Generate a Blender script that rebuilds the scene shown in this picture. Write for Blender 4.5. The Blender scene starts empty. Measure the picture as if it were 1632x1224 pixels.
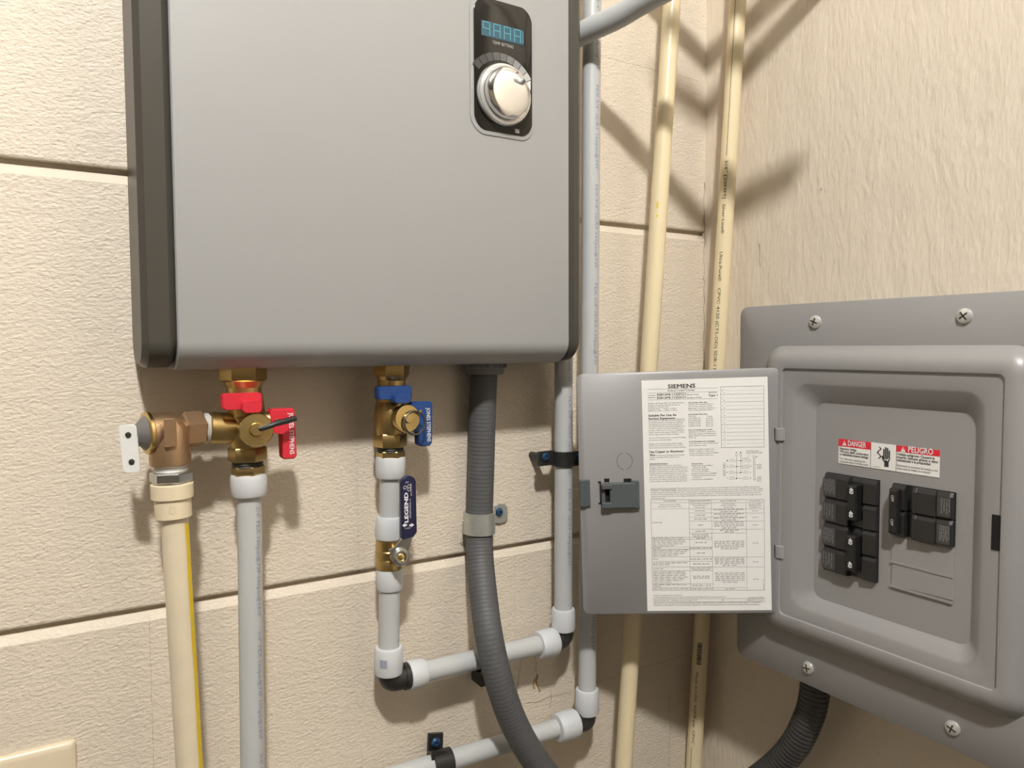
import bpy, bmesh, math, random
from mathutils import Vector, Matrix
random.seed(7)
SC = bpy.context.scene
COL = SC.collection
PI = math.pi
# ------------------------------------------------------------------ camera
# photo frame 1632x1224, 26 mm equivalent; world X runs along the block wall to the
# corner, Y into the block wall, Z up; camera stands at x=0, y=0
F, CX, CY = 1178.7, 816.0, 612.0
XA = Vector((0.85041682, -0.03119514, 0.52518387))     # world axes seen in camera axes (right, down, forward)
YA = Vector((-0.52608646, -0.04107387, 0.84943862))
ZA = Vector((-0.00492702, -0.99866901, -0.05134125))
H0 = 1.40                                               # camera height
D = 0.7647                                              # block wall plane  y = D
XC = 0.7994                                             # side wall plane   x = XC
cam_d = bpy.data.cameras.new('camera'); cam = bpy.data.objects.new('camera', cam_d); COL.objects.link(cam)
cam_d.sensor_fit = 'HORIZONTAL'; cam_d.sensor_width = 36.0; cam_d.lens = 26.0; cam_d.clip_start = 0.01
rt = Vector((XA.x, YA.x, ZA.x)); dn = Vector((XA.y, YA.y, ZA.y)); fw = Vector((XA.z, YA.z, ZA.z))
rt.normalize(); fw = (fw - fw.dot(rt) * rt).normalized(); up = rt.cross(fw) * 1.0
if up.z < 0: up = -up
m = Matrix((rt, up, -fw)).transposed().to_4x4(); m.translation = Vector((0, 0, H0)); cam.matrix_world = m
SC.camera = cam
# ------------------------------------------------------------------ world, light, exposure
w = bpy.data.worlds.new('room_air'); SC.world = w; w.use_nodes = True
w.node_tree.nodes['Background'].inputs[0].default_value = (0.05, 0.05, 0.05, 1)
w.node_tree.nodes['Background'].inputs[1].default_value = 0.0
vs = SC.view_settings; vs.view_transform = 'Standard'; vs.look = 'None'; vs.gamma = 1.0; vs.use_curve_mapping = False
vs.exposure = 0.32
LAMP = Vector((-0.20, -0.60, H0 + 1.40)); LAMP_R = 0.058; LAMP_STRENGTH = 960.0

# ------------------------------------------------------------------ pixel to place
def ray(u, v):
    c = Vector(((u - CX) / F, (v - CY) / F, 1.0))
    return Vector((XA.dot(c), YA.dot(c), ZA.dot(c)))
def W(u, v, off=0.0):            # on a plane 'off' in front of the block wall
    r = ray(u, v); k = (D - off) / r.y
    return Vector((r.x * k, r.y * k, r.z * k + H0))
def G(u, v, x):                  # on a plane parallel to the side wall
    r = ray(u, v); k = x / r.x
    return Vector((r.x * k, r.y * k, r.z * k + H0))
def onplane(u, v, p, n):
    r = ray(u, v); o = Vector((0, 0, H0)); k = (p - o).dot(n) / r.dot(n)
    return o + r * k
def depth(p): return (p - Vector((0, 0, H0))).dot(fw)
def pxm(p): return depth(p) / F   # metres per pixel at a place

# ------------------------------------------------------------------ materials
MATS = {}
def mat(name, col, rough=0.5, metal=0.0, bump=None, var=0.0, varscale=30.0, spec=0.5, emit=None, coat=0.0, sss=0.0, stretch=None):
    m = bpy.data.materials.new(name); m.use_nodes = True; nt = m.node_tree; b = nt.nodes['Principled BSDF']
    b.inputs['Base Color'].default_value = (*col, 1); b.inputs['Roughness'].default_value = rough
    b.inputs['Metallic'].default_value = metal; b.inputs['Specular IOR Level'].default_value = spec
    if coat: b.inputs['Coat Weight'].default_value = coat; b.inputs['Coat Roughness'].default_value = 0.1
    if sss:
        b.inputs['Subsurface Weight'].default_value = sss; b.inputs['Subsurface Radius'].default_value = (0.006, 0.006, 0.006); b.inputs['Subsurface Scale'].default_value = 1.0
    if emit: b.inputs['Emission Color'].default_value = (*emit[0], 1); b.inputs['Emission Strength'].default_value = emit[1]
    tc = nt.nodes.new('ShaderNodeNewGeometry')
    src = tc.outputs['Position']
    if stretch:
        mp = nt.nodes.new('ShaderNodeMapping'); mp.inputs['Scale'].default_value = stretch
        nt.links.new(src, mp.inputs['Vector']); src = mp.outputs['Vector']
    if var:
        n = nt.nodes.new('ShaderNodeTexNoise'); n.inputs['Scale'].default_value = varscale; n.inputs['Detail'].default_value = 4
        nt.links.new(src, n.inputs['Vector'])
        mx = nt.nodes.new('ShaderNodeMix'); mx.data_type = 'RGBA'
        mx.inputs[6].default_value = (*[c * (1 - var) for c in col], 1); mx.inputs[7].default_value = (*[min(1, c * (1 + var)) for c in col], 1)
        nt.links.new(n.outputs['Fac'], mx.inputs[0]); nt.links.new(mx.outputs[2], b.inputs['Base Color'])
    if bump:
        last = None
        for (sc, st, det, dist) in bump:
            n = nt.nodes.new('ShaderNodeTexNoise'); n.inputs['Scale'].default_value = sc; n.inputs['Detail'].default_value = det
            nt.links.new(src, n.inputs['Vector'])
            bp = nt.nodes.new('ShaderNodeBump'); bp.inputs['Strength'].default_value = st; bp.inputs['Distance'].default_value = dist
            nt.links.new(n.outputs['Fac'], bp.inputs['Height'])
            if last: nt.links.new(last.outputs['Normal'], bp.inputs['Normal'])
            last = bp
        nt.links.new(last.outputs['Normal'], b.inputs['Normal'])
    MATS[name] = m
    return m
CREAM = (0.70, 0.62, 0.508)
mat('block_paint', CREAM, 0.55, bump=[(330, 0.68, 2, 0.0018), (90, 0.22, 3, 0.003)], var=0.03, varscale=9, stretch=(0.75, 1, 1.2))
mat('plaster_paint', CREAM, 0.5, bump=[(40, 0.6, 5, 0.004), (190, 0.6, 3, 0.002)], var=0.03, varscale=6, stretch=(1, 1, 0.35))
mat('wall_paint', (0.42, 0.37, 0.30), 0.6, bump=[(60, 0.2, 3, 0.002)])
mat('ceiling_paint', (0.22, 0.215, 0.205), 0.7, bump=[(80, 0.2, 3, 0.002)])
mat('floor_concrete', (0.12, 0.115, 0.11), 0.7, bump=[(40, 0.2, 4, 0.002)], var=0.15, varscale=8)
mat('silver_cover', (0.345, 0.347, 0.345), 0.45, metal=0.08, bump=[(1800, 0.05, 1, 0.0003)])
mat('dark_trim', (0.070, 0.065, 0.054), 0.38, spec=0.25)
mat('black_glass', (0.018, 0.016, 0.013), 0.15, spec=0.35)
mat('chrome', (0.82, 0.82, 0.82), 0.06, metal=1.0)
mat('satin_ring', (0.70, 0.70, 0.69), 0.28, metal=0.7)
mat('display_window', (0.01, 0.03, 0.04), 0.2, emit=((0.020, 0.075, 0.10), 1.0))
mat('display_segment', (0.02, 0.05, 0.06), 0.3, emit=((0.10, 0.29, 0.33), 1.0))
mat('print_grey', (0.45, 0.44, 0.42), 0.6)
mat('brass', (0.50, 0.36, 0.15), 0.34, metal=1.0, bump=[(400, 0.08, 2, 0.0005)], var=0.12, varscale=60)
mat('cap_brass', (0.62, 0.46, 0.20), 0.26, metal=1.0, bump=[(500, 0.05, 2, 0.0004)])
mat('bronze', (0.47, 0.315, 0.185), 0.42, metal=0.9, bump=[(700, 0.25, 2, 0.0008)], var=0.1, varscale=80)
mat('steel', (0.55, 0.55, 0.53), 0.28, metal=1.0, bump=[(300, 0.1, 2, 0.0005)])
mat('bright_zinc', (0.74, 0.75, 0.73), 0.30, metal=0.65)
mat('zinc', (0.52, 0.54, 0.51), 0.42, metal=0.7, bump=[(250, 0.2, 3, 0.0006)], var=0.2, varscale=120)
mat('lever_plate', (0.82, 0.83, 0.80), 0.35, metal=0.1)
mat('thread_dark', (0.10, 0.095, 0.085), 0.45, metal=0.8)
mat('thread_tape', (0.62, 0.61, 0.58), 0.5, metal=0.3)
mat('spring_grey', (0.20, 0.195, 0.19), 0.5, metal=0.4, bump=[(300, 0.3, 2, 0.0008)])
mat('red_plastic', (0.62, 0.025, 0.045), 0.35)
mat('blue_plastic', (0.012, 0.055, 0.21), 0.35)
mat('navy_vinyl', (0.010, 0.011, 0.050), 0.32)
mat('white_print', (0.75, 0.75, 0.77), 0.6)
mat('black_rubber', (0.016, 0.016, 0.015), 0.5)
mat('black_poly', (0.020, 0.019, 0.018), 0.42, bump=[(200, 0.25, 2, 0.001)])
mat('blue_screw', (0.045, 0.11, 0.22), 0.35, metal=0.6)
mat('pex', (0.50, 0.515, 0.515), 0.36, sss=0.15, var=0.04, varscale=25)
mat('pex_ring', (0.60, 0.62, 0.64), 0.42, sss=0.15, var=0.03, varscale=60)
mat('pex_print', (0.24, 0.28, 0.36), 0.5)
mat('cpvc', (0.78, 0.665, 0.435), 0.33, var=0.03, varscale=18)
mat('cpvc_fitting', (0.76, 0.65, 0.46), 0.38, var=0.03, varscale=40)
mat('cpvc_dirty', (0.70, 0.61, 0.45), 0.4, var=0.10, varscale=45)
mat('black_ink', (0.03, 0.03, 0.03), 0.6)
mat('yellow_mark', (0.74, 0.53, 0.02), 0.5)
mat('conduit_grey', (0.088, 0.090, 0.093), 0.58, var=0.08, varscale=40)
mat('connector_grey', (0.17, 0.17, 0.17), 0.45)
mat('flex_black', (0.045, 0.045, 0.045), 0.36)
mat('panel_grey', (0.290, 0.284, 0.282), 0.33, bump=[(700, 0.04, 2, 0.0004)])
mat('box_grey', (0.22, 0.215, 0.21), 0.45)
mat('latch_grey', (0.085, 0.098, 0.102), 0.38)
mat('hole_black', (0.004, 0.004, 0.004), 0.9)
mat('breaker_black', (0.020, 0.020, 0.020), 0.40, bump=[(500, 0.08, 2, 0.0004)])
mat('breaker_handle', (0.012, 0.012, 0.012), 0.45)
mat('breaker_label', (0.055, 0.055, 0.055), 0.4)
mat('breaker_print', (0.40, 0.40, 0.40), 0.6)
mat('label_paper', (0.82, 0.81, 0.78), 0.55)
mat('label_red', (0.72, 0.02, 0.035), 0.5)
mat('plate_cream', (0.70, 0.60, 0.44), 0.3)
mat('lamp_glass', (0.9, 0.9, 0.9), 0.4, emit=((1.0, 0.975, 0.935), LAMP_STRENGTH))
mat('lamp_metal', (0.6, 0.6, 0.58), 0.4, metal=0.8)
mat('crack_dark', (0.27, 0.21, 0.14), 0.9)
mat('rust_stain', (0.42, 0.26, 0.09), 0.8)
mat('smudge', (0.40, 0.33, 0.24), 0.8)

# ------------------------------------------------------------------ mesh builder
def frame_of(ax):
    ax = ax.normalized(); t = Vector((0, 0, 1)) if abs(ax.z) < 0.9 else Vector((0, 1, 0))
    a = ax.cross(t).normalized(); return a, ax.cross(a).normalized(), ax
class MB:
    def __init__(s): s.v = []; s.f = []
    def add(s, vs, fs):
        o = len(s.v); s.v += [Vector(p) for p in vs]; s.f += [tuple(i + o for i in f) for f in fs]; return s
    def hexa(s, c):               # eight corners: 0-3 back ring, 4-7 front ring
        return s.add(c, [(0, 3, 2, 1), (4, 5, 6, 7), (0, 1, 5, 4), (1, 2, 6, 5), (2, 3, 7, 6), (3, 0, 4, 7)])
    def box(s, c, size, ax=None):
        x, y, z = ax or (Vector((1, 0, 0)), Vector((0, 1, 0)), Vector((0, 0, 1))); a, b, d = [q / 2 for q in size]; c = Vector(c)
        return s.hexa([c + x * i * a + y * j * b + z * k * d for k in (-1, 1) for (i, j) in ((-1, -1), (1, -1), (1, 1), (-1, 1))])
    def lathe(s, prof, o, ax, n=28, cap=True, ref=None):     # prof: [(radius, along)]
        a, b, c = frame_of(ax); o = Vector(o)
        if ref is not None: a = (ref - ref.dot(c) * c).normalized(); b = c.cross(a)
        vs = []; fs = []
        for (r, h) in prof:
            for i in range(n):
                t = 2 * PI * i / n; vs.append(o + c * h + (a * math.cos(t) + b * math.sin(t)) * r)
        for j in range(len(prof) - 1):
            for i in range(n):
                k = (i + 1) % n; fs.append((j * n + i, j * n + k, (j + 1) * n + k, (j + 1) * n + i))
        if cap: fs.append(tuple(reversed(range(n)))); fs.append(tuple((len(prof) - 1) * n + i for i in range(n)))
        return s.add(vs, fs)
    def cyl(s, p, q, r, r2=None, n=28, bev=0.0):
        p, q = Vector(p), Vector(q); L = (q - p).length; r2 = r if r2 is None else r2
        pr = [(r, 0), (r2, L)] if not bev else [(r - bev, 0), (r, bev), (r2, L - bev), (r2 - bev, L)]
        return s.lathe(pr, p, q - p, n)
    def tube(s, pts, r, n=20, cap=True, ridge=None):
        pts = [Vector(p) for p in pts]; rs = r if isinstance(r, (list, tuple)) else [r] * len(pts)
        t = [(pts[min(i + 1, len(pts) - 1)] - pts[max(i - 1, 0)]).normalized() for i in range(len(pts))]
        a, b, c = frame_of(t[0]); vs = []; fs = []
        for i, p in enumerate(pts):
            a = (a - a.dot(t[i]) * t[i]).normalized(); b = t[i].cross(a)
            for k in range(n):
                q = 2 * PI * k / n; vs.append(p + (a * math.cos(q) + b * math.sin(q)) * rs[i])
        for j in range(len(pts) - 1):
            for i in range(n):
                k = (i + 1) % n; fs.append((j * n + i, j * n + k, (j + 1) * n + k, (j + 1) * n + i))
        if cap: fs.append(tuple(reversed(range(n)))); fs.append(tuple((len(pts) - 1) * n + i for i in range(n)))
        return s.add(vs, fs)
    def loft(s, loops, capa=True, capb=True):
        n = len(loops[0]); vs = [p for l in loops for p in l]; fs = []
        for j in range(len(loops) - 1):
            for i in range(n):
                k = (i + 1) % n; fs.append((j * n + i, j * n + k, (j + 1) * n + k, (j + 1) * n + i))
        if capa: fs.append(tuple(reversed(range(n))))
        if capb: fs.append(tuple((len(loops) - 1) * n + i for i in range(n)))
        return s.add(vs, fs)
    def prism(s, pts, nrm, th, bev=0.0):     # outline, extruded by th along nrm
        nrm = nrm.normalized(); pts = [Vector(p) for p in pts]
        if not bev: return s.loft([pts, [p + nrm * th for p in pts]])
        c = sum(pts, Vector()) / len(pts)
        ins = [p + (c - p).normalized() * bev for p in pts]
        return s.loft([pts, [p + nrm * (th - bev) for p in pts], [p + nrm * th for p in ins]])
    def ball(s, c, r, n=16, sc=(1, 1, 1)):
        pr = [(max(1e-5, r * math.sin(PI * i / n)), -r * math.cos(PI * i / n)) for i in range(n + 1)]
        return s.lathe(pr, c, Vector((0, 0, 1)), n * 2)
    def build(s, name, material, parent=None, ang=35, smooth=True):
        me = bpy.data.meshes.new(name); off = root_loc(parent)
        me.from_pydata([tuple(p - off) for p in s.v], [], s.f)
        bm = bmesh.new(); bm.from_mesh(me); bmesh.ops.recalc_face_normals(bm, faces=bm.faces); bm.to_mesh(me); bm.free()
        me.materials.append(MATS[material])
        if smooth:
            me.polygons.foreach_set('use_smooth', [True] * len(me.polygons)); me.set_sharp_from_angle(angle=math.radians(ang))
        o = bpy.data.objects.new(name, me); COL.objects.link(o)
        if parent: o.parent = parent
        return o
def root_loc(p):
    v = Vector((0, 0, 0))
    while p is not None: v += p.location; p = p.parent
    return v
def thing(name, label, cat, loc, group=None):
    o = bpy.data.objects.new(name, None); COL.objects.link(o); o.location = Vector(loc); o.empty_display_size = 0.02
    o['label'] = label; o['category'] = cat
    if group: o['group'] = group
    return o
def solo(o, label, cat, group=None):      # a one-mesh thing: origin to its base
    me = o.data; lo = Vector((sum(v.co.x for v in me.vertices), sum(v.co.y for v in me.vertices), 0)) / len(me.vertices); lo.z = min(v.co.z for v in me.vertices)
    me.transform(Matrix.Translation(-lo)); o.location = o.location + lo
    o['label'] = label; o['category'] = cat
    if group: o['group'] = group
    return o
def struct(o): o['kind'] = 'structure'; return o
def rrect(w, h, r, n=6):                   # rounded rectangle about 0,0, counter-clockwise
    pts = []
    for (sx, sy, a0) in ((1, 1, 0), (-1, 1, PI / 2), (-1, -1, PI), (1, -1, 1.5 * PI)):
        for i in range(n + 1):
            a = a0 + PI / 2 * i / n; pts.append((sx * (w / 2 - r) + r * math.cos(a), sy * (h / 2 - r) + r * math.sin(a)))
    return pts
# flat text -------------------------------------------------------------------
TCACHE = {}
def glyphs(txt, bold=0.0, res=2):
    k = (txt, bold, res)
    if k in TCACHE: return TCACHE[k]
    cu = bpy.data.curves.new('tmp_text', 'FONT'); cu.body = txt; cu.size = 1.0; cu.offset = bold; cu.resolution_u = res; cu.fill_mode = 'FRONT'
    ob = bpy.data.objects.new('tmp_text', cu); COL.objects.link(ob); dg = bpy.context.evaluated_depsgraph_get(); dg.update()
    me = bpy.data.meshes.new_from_object(ob.evaluated_get(dg))
    vs = [tuple(v.co[:2]) for v in me.vertices]; fs = [tuple(p.vertices) for p in me.polygons]
    bpy.data.objects.remove(ob); bpy.data.curves.remove(cu); bpy.data.meshes.remove(me)
    x0 = min((v[0] for v in vs), default=0); x1 = max((v[0] for v in vs), default=1)
    TCACHE[k] = ([((v[0] - x0), v[1]) for v in vs], fs, max(1e-6, x1 - x0)); return TCACHE[k]
CAP = 0.70                                 # cap height of the built-in font at size 1
def text(mb, txt, fn, width, caph, bold=0.0, res=2):   # fn(x, y) -> place, x along the line, y up, metres
    vs, fs, L = glyphs(txt, 0.0, res); sx = width / L; sy = caph / CAP
    nv = (fn(0.0005, 0) - fn(0, 0)).cross(fn(0, 0.0005) - fn(0, 0)).normalized()
    for i, (ox, oy) in enumerate([(0, 0)] if not bold else [(-1.6, 0), (0, 1.0), (1.6, 0), (0, -1.0)]):     # bold: strokes thickened by shifted copies
        mb.add([fn((v[0] + ox * bold) * sx, (v[1] + oy * bold) * sy) + nv * (i * 0.00004) for v in vs], fs)
    return mb
def flat(o, ex, ey, lift=None):
    o = Vector(o) + (lift or Vector((0, 0, 0))); return lambda x, y: o + ex * x + ey * y
def wrap(p, ax, r, toward, phi=0.0):        # text around a pipe: x runs along ax, y round the pipe
    ax = ax.normalized(); a = (toward - toward.dot(ax) * ax).normalized(); b = a.cross(ax)
    return lambda x, y: p + ax * x + (a * math.cos(phi + y / r) + b * math.sin(phi + y / r)) * r
def to_z(p, q, z): return p + (q - p) * ((z - p.z) / (q.z - p.z))     # run the line p-q on to height z
def camdir(p): return (Vector((0, 0, H0)) - p).normalized()
EX, EY, EZ = Vector((1, 0, 0)), Vector((0, 1, 0)), Vector((0, 0, 1))

# ================================================================== THE SETTING
RX0, RY0, ZT = -3.2, -4.2, H0 + 1.65
bw = thing('wall_back', '', '', (0, D, 0)); del bw['label']; del bw['category']; struct(bw)
mb = MB(); mb.box(((RX0 + XC) / 2, D + 0.0585, ZT / 2), (XC - RX0 + 0.1, 0.10, ZT)); mb.build('mortar', 'block_paint', bw, smooth=False)
# block courses: joint heights relative to the camera; the two joints beside the heater are raked deep
zj = [0.1600, -0.2461, -0.4500, -0.043, 0.3715]
levels = sorted(zj + [-0.4500 - 0.2032 * i for i in range(1, 5)] + [0.3715 + 0.2032 * i for i in range(1, 5)])
deep = {0.1600, -0.2461}
BL = 0.4064
bmesh_cache = {}
def block_mesh(wd, h, tc, bc):             # face toward -y at y=0; tc / bc: chamfer at top / bottom
    k = (round(wd, 4), round(h, 4), tc, bc)
    if k in bmesh_cache: return bmesh_cache[k]
    e = 0.0003 if not (tc or bc) else 0.0001; mbk = MB()
    def lp(ix, zt, zb, y): return [Vector((-wd / 2 + ix, y, zb)), Vector((wd / 2 - ix, y, zb)), Vector((wd / 2 - ix, y, h - zt)), Vector((-wd / 2 + ix, y, h - zt))]
    mbk.loft([lp(0, 0, 0, 0.012), lp(0, 0, 0, 0.0065 if tc else 0.0008), lp(0.0, tc * 0.30, bc * 0.4, 0.0040 if tc else 0.0004), lp(e, max(tc, e), max(bc, e), 0.0)])
    me = bpy.data.meshes.new('block'); me.from_pydata([tuple(v) for v in mbk.v], [], mbk.f)
    b2 = bmesh.new(); b2.from_mesh(me); bmesh.ops.recalc_face_normals(b2, faces=b2.faces); b2.to_mesh(me); b2.free()
    me.materials.append(MATS['block_paint'])
    bmesh_cache[k] = me; return me
for i in range(len(levels) - 1):
    z0, z1 = levels[i], levels[i + 1]
    lo = 0.0026 if z0 in deep else (0.0003 if z0 == -0.45 else 0.0); hi = 0.0026 if z1 in deep else 0.0
    tc = 0.0090 if z1 in deep else 0.0; bc = 0.002 if z0 in deep else 0.0
    ph0 = 0.275 if (levels.index(-0.2461) - i) % 2 == 0 else 0.475    # head joints of the running bond
    edges = [XC] + [x for x in (ph0 + BL * k for k in range(3, -12, -1)) if RX0 < x < XC - 0.02] + [RX0]
    for a, b in zip(edges[1:], edges[:-1]):
        if b - a < 0.03: continue
        g = 0.0
        o = bpy.data.objects.new('block', block_mesh(b - a - 2 * g, z1 - z0 - lo - hi, tc, bc)); COL.objects.link(o); o.parent = bw
        o.location = ((a + b) / 2, 0, H0 + z0 + lo)
mb = MB(); mb.box((XC + 0.06, (RY0 + D) / 2 + 0.05, ZT / 2), (0.12, D - RY0 + 0.3, ZT)); wr = struct(mb.build('wall_right', 'plaster_paint', smooth=False))
mb = MB(); mb.box((RX0 - 0.06, (RY0 + D) / 2 + 0.05, ZT / 2), (0.12, D - RY0 + 0.3, ZT)); struct(mb.build('wall_left', 'wall_paint', smooth=False))
mb = MB(); mb.box(((RX0 + XC) / 2, RY0 - 0.06, ZT / 2), (XC - RX0, 0.12, ZT)); struct(mb.build('wall_front', 'wall_paint', smooth=False))
mb = MB(); mb.box(((RX0 + XC) / 2, (RY0 + D) / 2, -0.05), (XC - RX0 + 0.3, D - RY0 + 0.3, 0.10)); struct(mb.build('floor', 'floor_concrete', smooth=False))
mb = MB(); mb.box(((RX0 + XC) / 2, (RY0 + D) / 2, ZT + 0.05), (XC - RX0 + 0.3, D - RY0 + 0.3, 0.10)); struct(mb.build('ceiling', 'ceiling_paint', smooth=False))
# hairline crack down the corner and drips on the blocks
def crack(pts, wd, nrm, material, name, parent):
    mbk = MB(); vs = []; fs = []
    for i, p in enumerate(pts):
        t = (pts[min(i + 1, len(pts) - 1)] - pts[max(0, i - 1)]).normalized(); s = t.cross(nrm).normalized() * wd * random.uniform(0.3, 1.0)
        vs += [p - s, p + s]
    fs = [(2 * i, 2 * i + 1, 2 * i + 3, 2 * i + 2) for i in range(len(pts) - 1)]
    mbk.add(vs, fs); return mbk.build(name, material, parent, smooth=False)
pts = []
v = 290
while v < 600:
    pts.append(W(1124 + random.uniform(-2.0, 0.6) - (v - 290) * 0.006, v, 0.0012)); v += random.uniform(6, 14)
crack(pts, 0.0006, EY, 'crack_dark', 'corner_crack', bw)
for (path, mt, wd) in (([(853, 1046), (855, 1058), (854, 1070), (857, 1080), (855, 1092)], 'crack_dark', 0.0010), ([(857, 1076), (854, 1086), (858, 1096), (861, 1102)], 'rust_stain', 0.0022), ([(853, 1082), (850, 1092), (852, 1098)], 'rust_stain', 0.0014),
                       ([(832, 1050), (829, 1064), (826, 1084), (823, 1112)], 'crack_dark', 0.0006), ([(877, 1098), (879, 1112), (876, 1128)], 'crack_dark', 0.0007), ([(841, 1120), (856, 1119), (872, 1112), (888, 1108), (912, 1103)], 'crack_dark', 0.0006),
                       ([(1068, 1104), (1066, 1130), (1069, 1160), (1066, 1190), (1067, 1222)], 'crack_dark', 0.0008)):
    crack([W(a, b, 0.0008) for (a, b) in path], wd * (0.55 if mt == 'crack_dark' else 1.0), EY, mt, 'stain', bw)
crack([G(1210, 388, XC - 0.0004), G(1211, 400, XC - 0.0004), G(1210.5, 414, XC - 0.0004), G(1211.5, 426, XC - 0.0004)], 0.0008, EX, 'crack_dark', 'stain', wr)
crack([G(1309, 299, XC - 0.0004), G(1308, 304, XC - 0.0004)], 0.0012, EX, 'crack_dark', 'stain', wr)
# ================================================================== WATER HEATER
HT = 0.092                                  # case depth
yf = D - HT
xl = W(226, 520, HT).x; xr = W(931, 520, HT).x; xa = W(282.5, 520, HT).x; xb = W(907.5, 520, HT).x
zt = H0 + 0.46; zb = H0 - 0.0195
heater = thing('tankless_water_heater', 'grey wall-mounted tankless water heater with dark side trims and chrome dial', 'water heater', ((xl + xr) / 2, D - 0.05, zb))
def case_profile(zb, r, yb, rb, inset=0.0, n=8):      # side outline (y,z), rounded below and above
    yq = yf + inset; pts = []
    for (cy, cz, a0, rr) in ((yq + r, zb + inset + r * 0.75, PI, r), (yb - rb, zb + inset + rb, 1.5 * PI, rb), (yb - rb, zt - rb, 0, rb), (yq + r, zt - inset - r * 0.75, PI / 2, r)):
        for i in range(n + 1):
            a = a0 + PI / 2 * i / n; pts.append((cy + rr * math.cos(a), cz + rr * math.sin(a) * (0.75 if rr == r else 1)))
    return pts
def extrude_x(mb, prof, x0, x1, bev=0.0, prof_in=None):
    if bev:
        loops = [[Vector((x0, a, b)) for a, b in prof_in], [Vector((x0 + bev, a, b)) for a, b in prof], [Vector((x1 - bev, a, b)) for a, b in prof], [Vector((x1, a, b)) for a, b in prof_in]]
    else: loops = [[Vector((x0, a, b)) for a, b in prof], [Vector((x1, a, b)) for a, b in prof]]
    return mb.loft(loops)
extrude_x(MB(), case_profile(zb, 0.032, D - 0.004, 0.004), xa, xb, 0.0012, case_profile(zb, 0.031, D - 0.005, 0.004, 0.0012)).build('front_cover', 'silver_cover', heater, ang=25)
extrude_x(MB(), case_profile(zb + 0.001, 0.030, D - 0.003, 0.028, 0.0012), xl, xa - 0.0004, 0.005, case_profile(zb + 0.001, 0.028, D - 0.006, 0.026, 0.0055)).build('side_trim', 'dark_trim', heater, ang=30)
extrude_x(MB(), case_profile(zb + 0.001, 0.030, D - 0.003, 0.028, 0.0012), xb + 0.0004, xr, 0.007, case_profile(zb + 0.001, 0.026, D - 0.008, 0.024, 0.008)).build('side_trim', 'dark_trim', heater, ang=30)
# rim line of the left trim
# control panel
def C(u, v, lift=0.0): return W(u, v, HT + lift)
pcx = (C(754, 100).x + C(846, 100).x) / 2; pw = C(846, 100).x - C(754, 100).x
pz1 = C(765, -1).z; pz0 = C(765, 201).z - 0.001
pcz = (pz0 + pz1) / 2; ph = pz1 - pz0
def panel_outline(w, h, r, bow, y):
    pts = []
    for (x, z) in rrect(w, h, r, 8): pts.append(Vector((pcx + x, y, pcz + z + math.copysign(1, z) * bow * (1 - (2 * x / w) ** 2) * (abs(z) > h / 2 - r * 1.01))))
    return pts
cp = MB(); cp.loft([panel_outline(pw + 0.009, ph + 0.009, 0.016, 0.004, yf + 0.002), panel_outline(pw + 0.008, ph + 0.008, 0.016, 0.004, yf - 0.0010), panel_outline(pw + 0.002, ph + 0.002, 0.014, 0.004, yf - 0.0014)])
cp.build('panel_bezel', 'silver_cover', heater)
cpo = MB().loft([panel_outline(pw, ph, 0.013, 0.004, yf), panel_outline(pw, ph, 0.013, 0.004, yf - 0.0022), panel_outline(pw - 0.0012, ph - 0.0012, 0.0125, 0.004, yf - 0.0026)]).build('control_panel', 'black_glass', heater)
yp = yf - 0.0027
def K(u, v, lift=0.0): return W(u, v, D - yp + lift)
# display window and digits
dz1 = K(767, 33).z; dz0 = K(767, 54).z; dx0 = K(767, 43).x; dx1 = K(834, 55).x
dcz = (dz0 + dz1) / 2
MB().box(((dx0 + dx1) / 2, yp - 0.0001, dcz), (dx1 - dx0, 0.0004, (dz1 - dz0) * 1.15)).build('display', 'display_window', cpo, smooth=False)
seg = MB(); dw = (dx1 - dx0) / 4.15; dh = (dz1 - dz0) * 0.98
for i, on in enumerate(('abcfg', 'abcefg', 'abcefg', 'abcefg')):
    ox = dx0 + dw * 0.16 + i * dw * 1.02; w_ = dw * 0.62; t_ = 0.00085; y_ = yp - 0.0006
    S_ = {'a': (ox + w_ / 2, dcz + dh / 2, w_, t_), 'g': (ox + w_ / 2, dcz, w_, t_), 'd': (ox + w_ / 2, dcz - dh / 2, w_, t_), 'f': (ox, dcz + dh / 4, t_, dh / 2), 'b': (ox + w_, dcz + dh / 4, t_, dh / 2), 'e': (ox, dcz - dh / 4, t_, dh / 2), 'c': (ox + w_, dcz - dh / 4, t_, dh / 2)}
    for s_ in on:
        x_, z_, a_, b_ = S_[s_]; seg.box((x_, y_, z_), (a_ * 0.94, 0.0003, b_ * 0.94))
seg.box((dx1 - 0.0006, yp - 0.0006, dcz), (0.0006, 0.0003, dh * 0.9))
seg.build('display_digits', 'display_segment', cpo, smooth=False)
tb = MB(); p0 = K(785, 69.5); text(tb, 'TEMP SETTING', flat(p0, EX, EZ, Vector((0, -0.0003, 0))), K(818, 77).x - p0.x, 0.0030, 0.0, 2); tb.build('print', 'print_grey', cpo, smooth=False)
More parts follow.
